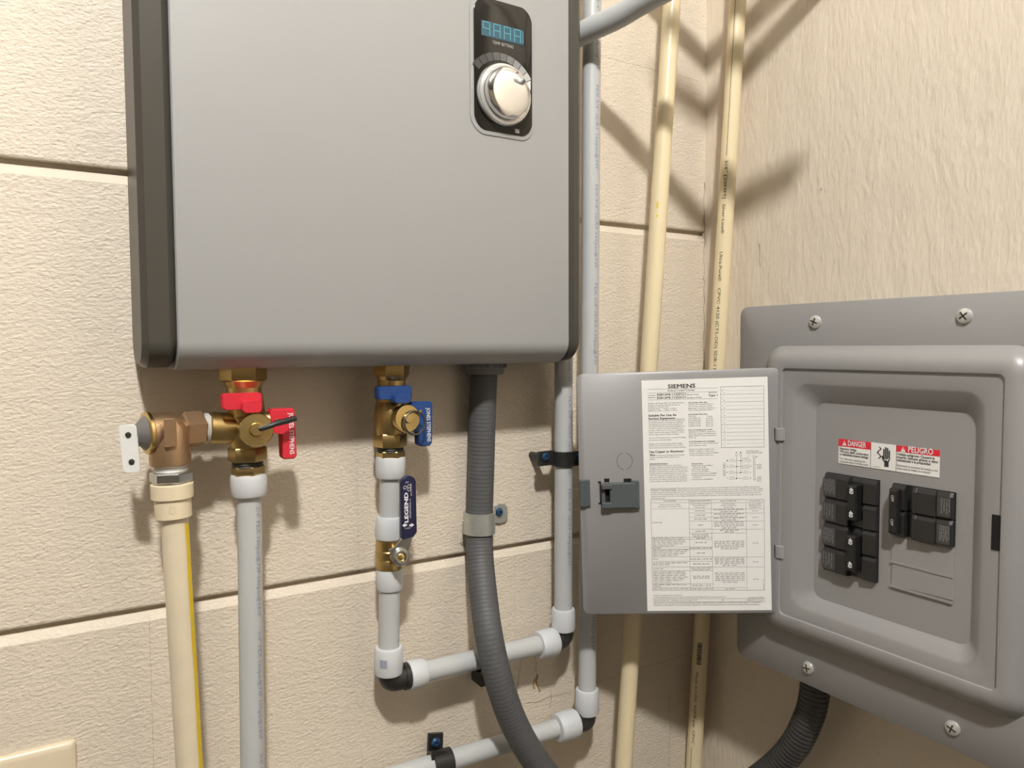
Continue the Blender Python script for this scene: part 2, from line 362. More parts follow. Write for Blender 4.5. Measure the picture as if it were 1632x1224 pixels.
# dial and scale
kc = K(800.5, 153); KR = 0.0315
greys = (0.05, 0.055, 0.07, 0.10, 0.13, 0.18, 0.25, 0.34, 0.46, 0.75)
for i, g_ in enumerate(greys):
    mname = 'scale_grey_%d' % i; mat(mname, (g_, g_, g_ * 0.98), 0.5)
    a0 = math.radians(142 - i * 12.2); a1 = a0 - math.radians(11.2); r0 = KR + 0.0042; r1 = r0 + 0.0085 - i * 0.0002
    if i == 9: q = [(r0, a0), (r1 - 0.001, a0), (r0 + 0.001, a1 - 0.05)]
    else: q = [(r0, a0), (r1, a0), (r1, (a0 + a1) / 2), (r1, a1), (r0, a1)]
    MB().prism([Vector((kc.x + r * math.cos(a), yp, kc.z + r * math.sin(a))) for r, a in q], -EY, 0.0003).build('scale_mark', mname, cpo, smooth=False)
knob = MB().lathe([(KR - 0.001, 0.0), (KR, 0.0015), (KR, 0.005), (KR - 0.0012, 0.0078), (KR - 0.0035, 0.0085), (KR - 0.0055, 0.0078), (KR - 0.006, 0.004)], Vector((kc.x, yp, kc.z)), -EY, 56).build('dial', 'satin_ring', heater)
MB().lathe([(KR - 0.0062, 0.004), (KR - 0.0058, 0.010), (KR - 0.0062, 0.0135), (KR - 0.0075, 0.0148), (KR * 0.6, 0.0158), (KR * 0.3, 0.0164), (0.0005, 0.0166)], Vector((kc.x, yp, kc.z)), -EY, 56).build('dial_cap', 'chrome', knob, ang=50)
MB().box((K(824, 209).x, yp - 0.0002, K(824, 209).z), (0.005, 0.0003, 0.004)).build('print', 'print_grey', cpo, smooth=False)

# ================================================================== PIPE HELPERS
def seg_px(mb, a, b, off, w0, w1=None, n=28, off2=None, bev=0.0):
    p = W(a[0], a[1], off); q = W(b[0], b[1], off if off2 is None else off2); w1 = w0 if w1 is None else w1
    return mb.cyl(p, q, w0 / 2 * pxm(p), w1 / 2 * pxm(q), n, bev)
def hexnut(mb, p, q, r, cham=0.08, ref=None):
    p, q = Vector(p), Vector(q); L = (q - p).length
    return mb.lathe([(r * (1 - cham), 0), (r, L * 0.10), (r, L * 0.90), (r * (1 - cham), L)], p, q - p, 6, ref=ref)
def thread(mb, p, q, r, turns=4):
    p, q = Vector(p), Vector(q); L = (q - p).length; pr = []
    for i in range(turns): pr += [(r * 0.93, L * i / turns), (r, L * (i + 0.5) / turns)]
    pr.append((r * 0.93, L)); return mb.lathe(pr, p, q - p, 28)
def ring(p, q, r, parent, name='expansion_ring'):     # white expansion collar
    p, q = Vector(p), Vector(q); L = (q - p).length
    return MB().lathe([(r * 0.80, 0), (r * 0.95, 0.0006), (r, 0.003), (r * 0.985, L * 0.55), (r * 0.955, L - 0.002), (r * 0.90, L - 0.0003), (r * 0.78, L)], p, q - p, 36).build(name, 'pex_ring', parent, ang=40)
RP = 0.0111                                            # 3/4 in pipe radius
def pipe_print(parent, p, q, r, txt, phi, step, capw, material, start=0.0, capr=0.0046, flip=False):
    p, q = Vector(p), Vector(q); ax = (q - p).normalized(); L = (q - p).length; mb = MB(); s = start
    while s < L - capw:
        o = p + ax * s; text(mb, txt, wrap(o, ax, r + 0.00025, camdir(o), phi), capw, capr, 0.0, 1); s += step
    return mb.build('print', material, parent, smooth=False)

# ================================================================== HOT SERVICE VALVE (red)
CH = 0.050
hotv = thing('service_valve', 'brass service valve with two red handles under the water heater', 'valve', W(394, 756, CH))
a = W(387, 576, CH); b = W(388, 607, CH); nut = MB(); hexnut(nut, b, a, 36 * pxm(a), 0.05, ref=Vector((0.35, -1, 0))); nut.lathe([(33 * pxm(a), 0), (27 * pxm(a), 0.006)], b, b - a, 28); nut.build('union_nut', 'brass', hotv)
body = MB(); seg_px(body, (388, 605), (390, 632), CH, 53); seg_px(body, (390, 630), (394, 660), CH, 54, 56)
body.lathe([(20 * pxm(b), 0), (28 * pxm(b), 0.007), (30 * pxm(b), 0.017), (29 * pxm(b), 0.027), (25 * pxm(b), 0.036)], W(391, 652, CH), W(394, 716, CH) - W(391, 652, CH), 32)
seg_px(body, (394, 683), (333, 682), CH, 50, 52, bev=0.001)                     # side port to the relief valve
body.build('body', 'brass', hotv)
hx = MB(); hexnut(hx, W(394, 712, CH), W(394.5, 734, CH), 30 * pxm(b), 0.05, ref=Vector((0.2, -1, 0))); hx.build('hex_collar', 'brass', hotv)
# purge port toward the viewer and its cap
pc = W(401, 686, CH); pf = W(408.7, 685, CH + 0.033)
MB().cyl(pc, pf - (pf - pc).normalized() * 0.008, 0.0125).build('purge_port', 'brass', hotv)
ax = (pf - pc).normalized(); rcap = 27 * pxm(pf)
cap = MB().lathe([(rcap * 0.97, -0.009), (rcap, -0.008), (rcap, -0.0012), (rcap * 0.95, 0), (rcap * 0.42, 0.0004), (rcap * 0.40, 0.0025), (rcap * 0.36, 0.0035), (0.0003, 0.0036)], pf, ax, 40).build('purge_cap', 'cap_brass', hotv)
s0 = W(414, 684, CH + 0.037); s1 = W(440, 675, CH + 0.040); s2 = W(471, 667, CH + 0.034)
MB().tube([s0, (s0 + s1) / 2 + Vector((0, -0.001, 0)), s1, (s1 + s2) / 2, s2], [0.0022, 0.0024, 0.0026, 0.0028, 0.0026], 8).build('cap_strap', 'black_rubber', hotv)
def bar_handle(parent, u0, u1, v0, v1, tu0, tu1, tv1, off, material):
    # flat lever seen end-on with the stem hub below its right end
    a = W(u0, (v0 + v1) / 2, off); b = W(u1, (v0 + v1) / 2, off); h = (v1 - v0) * pxm(a); mb = MB(); c = (a + b) / 2
    pts = [Vector((c.x + x, c.y - 0.006, c.z + z)) for x, z in rrect((b - a).x, h, 0.003)]
    mb.loft([[p + EY * 0.010 for p in pts], pts, [c + Vector((0, -0.0075, 0)) + (p - c - Vector((0, -0.006, 0))) * 0.93 for p in pts]])
    t0 = W(tu0, v0 + 12, off + 0.008); t1 = W(tu1, tv1, off + 0.008); tc = (t0 + t1) / 2
    pts = [Vector((tc.x + x, tc.y - 0.004, tc.z + z)) for x, z in rrect(abs(t1.x - t0.x), abs(t0.z - t1.z), 0.004)]
    mb.loft([[p + EY * 0.012 for p in pts], pts, [tc + Vector((0, -0.0055, 0)) + (p - tc - Vector((0, -0.004, 0))) * 0.9 for p in pts]])
    return mb.build('handle', material, parent)
bar_handle(hotv, 352, 415.6, 626, 652, 383.6, 416.7, 657, CH + 0.020, 'red_plastic')
def side_handle(parent, hub, top, blade, off, material, txt, tv0, tv1, tu, stem):
    # lever hanging at the right of the valve: hub block, then a flat blade going down
    mb = MB(); o2 = off
    (hu0, hu1, hv0, hv1) = hub; (bu0, bu1, bu0b, bu1b, bv1) = blade
    a = W(hu0, hv0, o2); pts = [W(hu0, hv0 + 4, o2), W(hu0 + 3, hv0, o2), W(hu1 - 2, hv0 - 1, o2), W(hu1, hv0 + 3, o2), W(bu1b, bv1 - 6, o2), W(bu1b - 4, bv1 - 1, o2), W(bu0b + 3, bv1, o2), W(bu0b, bv1 - 3, o2), W(bu0, hv1, o2), W(hu0 + 2, hv1 - 3, o2)]
    c = sum(pts, Vector()) / len(pts)
    mb.loft([[p + EY * 0.011 for p in pts], pts, [p + (c - p).normalized() * 0.0012 - EY * 0.0012 for p in pts]])
    h = mb.build('handle', material, parent)
    p = W(tu, tv0, o2 + 0.0013); q = W(tu + 1.5, tv1, o2 + 0.0013); d = (q - p)
    tb = MB(); ex = d.normalized(); ey = EY.cross(ex) * -1
    if ey.x < 0: ey = -ey
    text(tb, txt, flat(p, ex, ey, Vector((0, -0.0002, 0))), d.length, 0.0042, 0.012, 2); tb.build('print', 'white_print', h, smooth=False)
    MB().cyl(W(stem[0], stem[1], o2 - 0.008), W(stem[2], stem[3], o2 - 0.006), 0.0075).build('stem', 'brass', parent)
side_handle(hotv, (430, 469.5, 652, 692), 0, (448, 470, 450, 473, 732), CH + 0.022, 'red_plastic', 'JONES STEPHENS', 658, 724, 460.5, (405, 672, 440, 668))
tt = MB(); thread(tt, W(394.5, 733, CH), W(395, 744, CH), 24.5 * pxm(b), 3); tt.build('thread', 'thread_dark', hotv)

# ---- hot PEX riser
hp = thing('pex_pipe', 'white translucent pipe dropping straight from the red-handled valve', 'pipe', W(402.8, 1260, CH))
hx = MB(); hexnut(hx, W(395, 742, CH), W(395.5, 757, CH), 26 * pxm(b), 0.04, ref=Vector((0.1, -1, 0))); hx.build('adapter', 'brass', hp)
ring(W(396, 755, CH), W(397.5, 790, CH), 28.5 * pxm(b), hp)
p = W(397, 772, CH); q = to_z(p, W(404, 1330, CH), 0.01); MB().cyl(p, q, RP).build('pipe', 'pex', hp)
pipe_print(hp, p, q, RP, '3/4" PEX 160psi@73F 100psi@180F', 0.55, 0.118, 0.104, 'pex_print', 0.02)

# ================================================================== RELIEF VALVE
CT = 0.060
tpr = thing('pressure_relief_valve', 'bronze pressure relief valve with flat steel test lever beside the red handles', 'valve', W(272, 753, CT))
A = W(334, 682, CH); B = W(236, 690, CT); axd = (B - A).normalized(); L = (B - A).length; s = pxm(W(280, 690, CT))
def al(u): return W(u, 682 + (334 - u) * 0.082, CH + (334 - u) / 98 * (CT - CH))
tt = MB(); thread(tt, al(333), al(321), 25 * s, 4); tt.build('thread', 'thread_tape', tpr)
hb = MB(); hexnut(hb, al(323), al(290), 30.5 * s, 0.10, ref=Vector((0.0, -1, 0.35))); hb.build('hex_collar', 'bronze', tpr)
bd = MB(); bd.lathe([(24 * s, 0), (25 * s, 0.004), (29.5 * s, 0.010), (31 * s, 0.018), (31 * s, (al(238) - al(294)).length)], al(294), axd, 36)
L_ = (W(272, 741, CT) - W(268, 672, CT)).length; bd.lathe([(22 * s, 0.0), (29 * s, L_ * 0.15), (29.5 * s, L_ * 0.6), (31 * s, L_ * 0.82), (30.5 * s, L_ * 0.97), (28 * s, L_)], W(268, 672, CT), W(272, 741, CT) - W(268, 672, CT), 36)
bd.build('body', 'bronze', tpr)
pl = MB(); c = W(271, 690, CT + 0.0178); pts = [Vector((c.x + x, c.y, c.z + z)) for x, z in rrect(18 * s, 45 * s, 0.0015)]; pl.prism(pts, -EY, 0.0014, 0.0006); pl.build('cast_tag', 'bronze', tpr)
pm = MB()
for k, (dz, ch) in enumerate(((0.0062, 'X'), (0.0, 'E'), (-0.0062, 'W'))):
    c2 = c + Vector((-0.0026, -0.0016, dz - 0.002)); text(pm, ch, flat(c2, EX, EZ), 0.0052, 0.0045, 0.0, 1)
pm.build('cast_mark', 'bronze', tpr, smooth=False)
MB().lathe([(31 * s, 0), (33.5 * s, 0.001), (33.5 * s, 0.0035), (31 * s, 0.0045)], al(239.5), axd, 36).build('flange', 'cap_brass', tpr)
MB().lathe([(29 * s, 0.0), (27.5 * s, 0.0012), (20 * s, 0.0058), (13 * s, 0.0092), (12 * s, 0.0096), (6 * s, 0.0100)], al(233.5), axd, 32).build('spring_bonnet', 'spring_grey', tpr)
MB().cyl(al(217), al(203), 0.0028).build('stem', 'steel', tpr)
lv = MB(); lo = CT + 0.006
t0 = W(203.5, 677, lo); t1 = W(211.5, 753, lo); dz = (t1 - t0); hw = 0.0068
ex = Vector((0.93, -0.36, 0)).normalized(); ex = (ex - ex.dot(dz.normalized()) * dz.normalized()).normalized(); nn = ex.cross(dz.normalized())
if nn.y > 0: nn = -nn
out = []
for (x, z) in rrect(2 * hw, dz.length, 0.0035): out.append((t0 + t1) / 2 + ex * x - dz.normalized() * z)
lv.prism(out, nn, 0.0016, 0.0003)
lv.prism([p - ex * 0.0 for p in [t0 - ex * hw, t0 - ex * (hw - 0.0012), t1 - ex * (hw - 0.0012), t1 - ex * hw]], -nn, 0.007)
lever = lv.build('test_lever', 'lever_plate', tpr)
for (u, v_) in ((204.5, 693), (210, 736)):
    c = onplane(u, v_, t0 + nn * 0.0017, nn); MB().lathe([(0.0024, 0), (0.0024, 0.0006), (0.0012, 0.0009)], c, nn, 14).build('rivet', 'thread_dark', lever)
tt = MB(); thread(tt, W(272, 739, CT), W(272.5, 756, CT), 25.5 * s, 4); tt.build('outlet_thread', 'thread_tape', tpr)

# ---- discharge pipe
CDI = 0.066
dp = thing('discharge_pipe', 'cream discharge pipe with a yellow stripe hanging below the relief valve', 'pipe', W(303, 1260, CDI))
hx = MB(); hexnut(hx, W(272.5, 752, CDI), W(272.8, 767, CDI), 31.5 * s, 0.05, ref=Vector((0.25, -1, 0))); hx.build('steel_nut', 'steel', dp)
MB().cyl(W(273, 766, CDI), W(273, 772, CDI), 27 * s).build('steel_sleeve', 'steel', dp)
cr = MB(); p = W(274, 769.5, CDI); q = W(275, 793.5, CDI); cr.cyl(p, q, 31.5 * s, 31 * s, 36, 0.0006); q2 = W(277, 824, CDI); cr.cyl(q - (q2 - q) * 0.1, q2, 27.5 * s, 27 * s, 36, 0.0006); cr.build('collar', 'cpvc_fitting', dp)
cm = MB()
for (u, v_, ww, hh) in ((268, 781, 0.0062, 0.0040), (270, 808, 0.0060, 0.0060)):
    o = W(u, v_, CDI); rr = (31.6 if v_ < 795 else 27.7) * s; o = o + (W(274.6, v_, CDI) - o)
    fn = wrap(o - EZ * 0.0 - EX * 0.0, (q2 - q).normalized(), rr, camdir(o), 0.0)
    for k in range(22):
        a0, a1 = 2 * PI * k / 22, 2 * PI * (k + 1) / 22
        cm.add([fn(ww / 2 * math.cos(t_) * m_, hh / 2 * math.sin(t_) * m_) for (t_, m_) in ((a0, 1), (a1, 1), (a1, 0.86), (a0, 0.86))], [(0, 1, 2, 3)])
cm.build('moulded_mark', 'plate_cream', dp, smooth=False)
p = W(277.5, 815, CDI); q = to_z(p, W(308.5, 1330, CDI), 0.16); MB().cyl(p, q, 0.0112).build('pipe', 'cpvc_dirty', dp)
st = MB(); d = (q - p).normalized(); fn = wrap(p, d, 0.0114, camdir(p), 0)
n_ = 70; L = (q - p).length; side = 1 if (fn(0.1, 0.01) - fn(0.1, 0)).x > 0 else -1; st = MB(); vs = []; fs = []
for i in range(n_ + 1):
    x = 0.010 + (L - 0.010) * i / n_; j = random.uniform(-0.0004, 0.0004)
    vs += [fn(x, side * (0.0088 + j)), fn(x, side * (0.0115 + j)), fn(x, side * (0.0146 + j))]
fs = [(3 * i + k, 3 * i + k + 1, 3 * i + k + 4, 3 * i + k + 3) for i in range(n_) for k in (0, 1)]
st.add(vs, fs).build('stripe', 'yellow_mark', dp)

# ================================================================== COLD SERVICE VALVE (blue)
CC = 0.038
cv = thing('service_valve', 'brass service valve with two blue handles under the water heater', 'valve', W(622, 728, CC))
a = W(624, 572, CC); b = W(624, 599, CC); sc = pxm(b)
nut = MB(); hexnut(nut, b, a, 29 * sc, 0.05, ref=Vector((0.35, -1, 0))); nut.lathe([(26 * sc, 0), (22 * sc, 0.005)], b, b - a, 28); nut.build('union_nut', 'brass', cv)
body = MB(); seg_px(body, (624, 597), (623, 640), CC, 44, 46)
body.lathe([(19 * sc, 0), (24 * sc, 0.008), (26.5 * sc, 0.020), (25.5 * sc, 0.032), (22 * sc, 0.041)], W(622, 634, CC), W(622, 692, CC) - W(622, 634, CC), 32); body.build('body', 'brass', cv)
hx = MB(); hexnut(hx, W(622, 690, CC), W(622, 711.5, CC), 26.5 * sc, 0.05, ref=Vector((0.2, -1, 0))); hx.build('hex_collar', 'brass', cv)
pc = W(628, 667, CC); pf = W(650, 667, CC + 0.030); ax = (pf - pc).normalized(); rcap = 22.5 * pxm(pf)
MB().cyl(pc, pf - ax * 0.007, 0.0118).build('purge_port', 'brass', cv)
MB().lathe([(rcap * 0.97, -0.009), (rcap, -0.008), (rcap, -0.0012), (rcap * 0.95, 0), (rcap * 0.36, 0.0004), (rcap * 0.34, 0.003), (rcap * 0.30, 0.004), (0.0003, 0.0041)], pf, ax, 40).build('purge_cap', 'cap_brass', cv)
rc = W(661, 674, CC + 0.033); rr = 18.5 * pxm(rc); n2 = ax; a1, b1, c1 = frame_of(n2)
MB().tube([rc + (a1 * math.cos(t) + b1 * math.sin(t)) * rr for t in [2 * PI * i / 36 for i in range(37)]], 0.0011, 8, cap=False).build('cap_strap', 'thread_dark', cv)
bar_handle(cv, 599, 652.5, 614.7, 636, 625, 652.5, 642, CC + 0.018, 'blue_plastic')
side_handle(cv, (655, 689, 641, 690), 0, (667, 689, 668, 688.5, 711.5), CC + 0.018, 'blue_plastic', 'JONES STEPHENS', 650, 704, 679.5, (630, 655, 668, 655))
tt = MB(); thread(tt, W(622, 711, CC), W(622.5, 720, CC), 21.5 * sc, 3); tt.build('thread', 'thread_dark', cv)
# ---- short PEX link down to the ball valve
sp = thing('pex_pipe', 'short white pipe between the blue-handled valve and the navy lever valve', 'pipe', W(621, 858, CC))
hx = MB(); hexnut(hx, W(622.5, 718, CC), W(622.5, 729, CC), 23 * sc, 0.04, ref=Vector((0.1, -1, 0))); hx.build('adapter', 'brass', sp)
ring(W(622.5, 727, CC), W(622, 761.5, CC), 24 * sc, sp)
MB().cyl(W(622, 745, CC), W(621, 850, CC), RP).build('pipe', 'pex', sp)
ring(W(620.5, 858.5, CC), W(621, 822, CC), 23 * sc, sp)
# ---- ball valve
bv = thing('ball_valve', 'brass ball valve with a navy vinyl lever on the white supply pipe', 'valve', W(620, 905, CC))
p = W(620.3, 857.5, CC); q = W(620, 906, CC); L = (q - p).length
MB().lathe([(19 * sc, 0), (21 * sc, 0.001), (21 * sc, L * 0.32), (20 * sc, L * 0.36), (21.4 * sc, L * 0.40), (21.4 * sc, L * 0.62), (20 * sc, L * 0.66), (21 * sc, L * 0.70), (21 * sc, L - 0.001), (19 * sc, L)], p, q - p, 36).build('body', 'brass', bv)
sb = W(627, 884, CC); sf = W(640.5, 888, CC + 0.034); ax = (sf - sb).normalized()
MB().cyl(sb, sb + (sf - sb) * 0.70, 0.0085).build('stem_housing', 'brass', bv)
nb = MB(); hexnut(nb, sf - ax * 0.011, sf - ax * 0.004, 0.0105, 0.06); nb.lathe([(0.0080, 0), (0.0082, 0.004), (0.0066, 0.0052), (0.0048, 0.0052), (0.0046, 0.002)], sf - ax * 0.005, ax, 24); nb.build('packing_nut', 'steel', bv)
MB().lathe([(0.0043, 0), (0.0043, 0.0022), (0.003, 0.003)], sf - ax * 0.004, ax, 18).build('stem', 'cap_brass', bv)
LO = CC + 0.030
br = MB(); pts = [W(619, 876, LO - 0.004), W(627, 872, LO - 0.004), W(642, 856, LO), W(652, 852, LO), W(656, 858, LO), W(650, 878, LO - 0.002), W(642, 898, LO - 0.004), W(630, 892, LO - 0.004)]
br.prism(pts, -EY, 0.0022, 0.0004); br.build('lever_bracket', 'steel', bv)
lp = []; lw = (W(660.5, 800, LO).x - W(636.3, 800, LO).x)
zt_, zb_ = W(648, 757, LO).z, W(648, 857, LO).z; cx_ = W(648.3, 805, LO).x
for i in range(13):
    t = PI * i / 12; lp.append(Vector((cx_ + lw / 2 * math.cos(t), D - LO, zt_ - lw / 2 + lw / 2 * math.sin(t))))
lp += [Vector((cx_ - lw / 2, D - LO, zb_ + 0.002)), Vector((cx_ - lw / 2 + 0.002, D - LO, zb_)), Vector((cx_ + lw / 2 - 0.004, D - LO, zb_ + 0.001)), Vector((cx_ + lw / 2, D - LO, zb_ + 0.005))]
c = sum(lp, Vector()) / len(lp)
lvr = MB().loft([[p + (c - p).normalized() * 0.001 + EY * 0.0 for p in lp], [p - EY * 0.001 for p in lp], [p - EY * 0.0048 for p in lp], [p + (c - p).normalized() * 0.001 - EY * 0.0058 for p in lp]]).build('lever', 'navy_vinyl', bv)
lt = MB(); yy = -EY * 0.0002
def up_text(txt, u, v0, v1, ch, bold=0.0):
    p = W(u, v0, LO + 0.0059); q = W(u, v1, LO + 0.0059); text(lt, txt, flat(p, EZ, -EX, yy), q.z - p.z, ch, bold, 2)
up_text('LEGEND', 650.5, 832, 785, 0.0040, 0.03); up_text('MVOB/VA/DNS-14', 655, 825, 795, 0.0016); up_text('600WOG 150 WSP', 656.2, 790, 770, 0.0012)
for (u, v_) in ((645.5, 777), (652, 775), (652, 780)):
    p = W(u, v_, LO + 0.0060)
    for k in range(14):
        a0, a1 = 2 * PI * k / 14, 2 * PI * (k + 1) / 14; r_ = 0.0019
        lt.add([p + EX * math.cos(t_) * r_ * m_ + EZ * math.sin(t_) * r_ * m_ for (t_, m_) in ((a0, 1), (a1, 1), (a1, .75), (a0, .75))], [(0, 1, 2, 3)])
for (u, sgn) in ((645.5, -1), (655.5, 1)):
    p = W(u, 837, LO + 0.0060); lt.add([p + EX * sgn * 0.0032, p + EZ * 0.0022, p - EZ * 0.0022], [(0, 1, 2)]); lt.add([p + EZ * .001, p - EZ * .001, p - EZ * .001 - EX * sgn * .0022, p + EZ * .001 - EX * sgn * .0022], [(0, 1, 2, 3)])
p = W(645, 843.5, LO + 0.0060); text(lt, 'T-4001', flat(p, EX, EZ, yy), W(654, 843.5, LO).x - W(645, 843.5, LO).x, 0.0013)
p = W(646, 770, LO + 0.0060); text(lt, '600', flat(p, EX, EZ, yy), W(651, 770, LO).x - W(646, 770, LO).x, 0.0015)
lt.build('print', 'white_print', lvr, smooth=False)
# ---- lower cold PEX
lpx = thing('pex_pipe', 'white vertical pipe from the navy lever valve down to a black elbow', 'pipe', W(619, 1075, CC))
ring(W(621, 905, CC), W(621, 939, CC), 22 * sc, lpx)
MB().cyl(W(620.7, 925, CC), W(619.5, 1050, CC), RP).build('pipe', 'pex', lpx)
e1 = W(619.5, 1074, CC)
ring(W(619.3, 1073, CC), W(619.5, 1030, CC), 23 * pxm(e1), lpx)
bc = MB()
for k in range(7): bc.add([wrap(W(619.4, 1043, CC), -EZ, 23.3 * pxm(e1), camdir(e1), -0.62 + k * 0.075)(x, y) for (x, y) in ((0, 0), (0.009, 0), (0.009, 0.0008), (0, 0.0008))], [(0, 1, 2, 3)])
bc.build('print', 'pex_print', lpx, smooth=False)
def elbow(c0, d0, d1, r, label, group=None, flare=1.0):
    # black moulded elbow: from c0+d0 to c0+d1
    t = thing('pipe_elbow', label, 'pipe fitting', c0 + EZ * -0.012, group)
    pts = []
    pts = [c0 + d0 * 1.02, c0 + d0 * 0.55]
    for i in range(9):
        a = i / 8; pts.append(c0 + d0 * 0.42 * (1 - a) ** 2 + d1 * 0.42 * a ** 2)
    pts += [c0 + d1 * 0.55, c0 + d1 * 1.02]
    MB().tube(pts, r, 20).build('bend', 'black_poly', t)
    MB().cyl(c0 + d0 * 0.75, c0 + d0 * 1.05, r * 1.10).build('rim', 'black_poly', t)
    MB().cyl(c0 + d1 * 0.75, c0 + d1 * 1.05, r * 1.10).build('rim', 'black_poly', t)
    return t
CA = 0.036
ec = W(622, 1085, CC); hA = W(683, 1072, CC - 0.001); hB = W(868, 1030, CA)
hd = (hB - hA).normalized()
ec = Vector((ec.x, ec.y, (W(619.3, 1073, CC).z - 0.011)))
hA = W(649, 1077, CC); hB = W(884, 1022, CA); hd = (hB - hA).normalized()
elbow(W(622, 1083.5, CC), EZ * 0.013, (hA - W(622, 1083.5, CC)), 0.0128, 'black elbow below the navy lever valve joining two white pipes')
hz = thing('pex_pipe', 'white cross pipe running behind the grey conduit between two black elbows', 'pipe', (hA + hB) / 2)
sh = pxm(hA); ring(hA, W(676, 1070.7, CC - 0.0003), 23 * sh, hz)
MB().cyl(hA + hd * 0.01, hB - hd * 0.01, RP).build('pipe', 'pex', hz)
ring(hB, W(857, 1028.3, CA), 22 * pxm(hB), hz)
pipe_print(hz, W(822, 1036.5, CA), hB, RP, 'PEX 3/4" SDR9', -0.5, 0.3, 0.040, 'pex_print', 0.0)
# pipe A (rises behind the heater)
eA = W(898, 1015, CA)
elbow(eA, EZ * 0.0135, hB - eA, 0.0124, 'black elbow at the foot of the white riser with the black strap')
pa = thing('pex_pipe', 'white riser pipe held by a black strap beside the grey panel door', 'pipe', W(897.5, 1003, CA))
ring(W(897.7, 1003.5, CA), W(897.8, 969, CA), 19.3 * pxm(eA), pa)
p = W(897.8, 985, CA); q = W(898.5, 470, CA); MB().cyl(p, q, RP).build('pipe', 'pex', pa)
pipe_print(pa, q, p, RP, 'PEX 3/4" SDR9 160psi@73F', 0.55, 0.112, 0.095, 'pex_print', 0.01)
ca = thing('pipe_clamp', 'black strap clamp with blue screws holding the white riser', 'clamp', W(897, 742, CA))
p = W(898, 718.5, CA); q = W(898, 742, CA)
MB().lathe([(RP + 0.0004, 0), (RP + 0.0026, 0.0003), (RP + 0.0026, (q - p).length - 0.0003), (RP + 0.0004, (q - p).length)], p, q - p, 28, cap=False).build('band', 'black_poly', ca)
for (u, nm) in ((869, 0), (918, 1)):
    c = W(u, 730, CA - 0.006); tb_ = MB(); pts = [Vector((c.x + x, c.y, c.z + z)) for x, z in rrect(0.024 if not nm else 0.020, 23 * pxm(c), 0.002)]; tb_.prism(pts, -EY, 0.004, 0.0006); tb = tb_.build('tab', 'black_poly', ca)
    sp_ = MB(); sp_.cyl(Vector((c.x, D + 0.001, c.z)), Vector((c.x, c.y, c.z)), 0.0045); sp_.build('standoff', 'black_poly', ca)
    c2 = W(u if not nm else 916, 728, CA - 0.002); MB().lathe([(0.0048, 0), (0.0050, 0.001), (0.0036, 0.003), (0.0020, 0.0032), (0.0018, 0.0018)], c2, -EY, 20).build('screw', 'blue_screw', tb)
# pipe B (behind the panel door)
CB = 0.040
pb = thing('pex_pipe', 'tall white pipe passing behind the left edge of the grey panel door', 'pipe', W(936, 1136, CB))
bb = W(935.5, 1120, CB); bt0 = W(944, -60, CB); bt = to_z(bb, bt0, ZT - 0.005)
MB().cyl(bb, bt, RP).build('pipe', 'pex', pb)
ring(W(935.3, 1136, CB), W(935.5, 1097, CB), 19.2 * pxm(bb), pb)
pipe_print(pb, bt0, bb, RP, 'PEX 3/4" SDR9 160psi@73F', 0.5, 0.118, 0.10, 'pex_print', 0.03)
eB = W(934, 1149, CB); lA = W(911, 1153, CB - 0.002); lB = W(100, 1395.7, 0.0135); ld = (lB - lA).normalized()
elbow(eB, EZ * 0.0125, (W(915, 1152.5, CB) - eB), 0.0122, 'black elbow at the foot of the tall white pipe behind the door')
lo_ = thing('pex_pipe', 'white cross pipe at the bottom under the black wall clamp', 'pipe', (lA + lB) / 2)
ring(W(917, 1152, CB), W(887, 1160.5, CB - 0.001), 22.5 * pxm(lA), lo_)
MB().cyl(lA - ld * 0.004, lB, RP).build('pipe', 'pex', lo_)
# clamp on the lower cross pipe
cl = thing('pipe_clamp', 'black wall clamp with one blue screw on the bottom cross pipe', 'clamp', W(700, 1222, 0.0))
def lpt(u):                                      # point on the lower pipe's axis above pixel column u
    best = None
    for i in range(400):
        t = i / 399; p_ = lA + (lB - lA) * t; c_ = p_ - Vector((0, 0, H0)); uu = CX + F * c_.dot(rt) / c_.dot(fw)
        if best is None or abs(uu - u) < best[0]: best = (abs(uu - u), p_)
    return best[1]
p = lpt(719); q = lpt(688)
MB().lathe([(RP + 0.0003, 0), (RP + 0.0028, 0.0003), (RP + 0.0028, (q - p).length - 0.0003), (RP + 0.0003, (q - p).length)], p, q - p, 28, cap=False).build('band', 'black_poly', cl)
pts = [W(681.5, 1168, 0.004), W(704.5, 1166.5, 0.004), W(703.5, 1203, 0.004), W(680, 1206, 0.004)]; pts.reverse()
pt_ = MB().prism(pts, -EY, 0.0038, 0.0006).build('plate', 'black_poly', cl)
MB().hexa([W(681, 1196, 0.004), W(704, 1194, 0.004), W(704, 1212, 0.004), W(681, 1214, 0.004), W(688, 1198, 0.036), W(712, 1196, 0.036), W(712, 1210, 0.036), W(688, 1212, 0.036)]).build('arm', 'black_poly', cl)
MB().lathe([(0.0056, 0), (0.0058, 0.001), (0.0040, 0.0035), (0.0022, 0.0038), (0.0020, 0.002)], W(694, 1183, 0.0085), -EY, 20).build('screw', 'blue_screw', pt_)
# small clamp behind the conduit
sc_ = thing('pipe_clamp', 'small black clip on the cross pipe, half hidden by the grey conduit', 'clamp', W(768, 1082, 0.0))
pz = W(770, 1053, CC - 0.001); MB().lathe([(RP + 0.0003, 0), (RP + 0.0026, 0.0003), (RP + 0.0026, 0.0157), (RP + 0.0003, 0.016)], pz - hd * 0.008, hd, 24, cap=False).build('band', 'black_poly', sc_)
MB().box(W(766, 1074, 0.012), (0.012, 0.024, 0.020)).build('foot', 'black_poly', sc_)

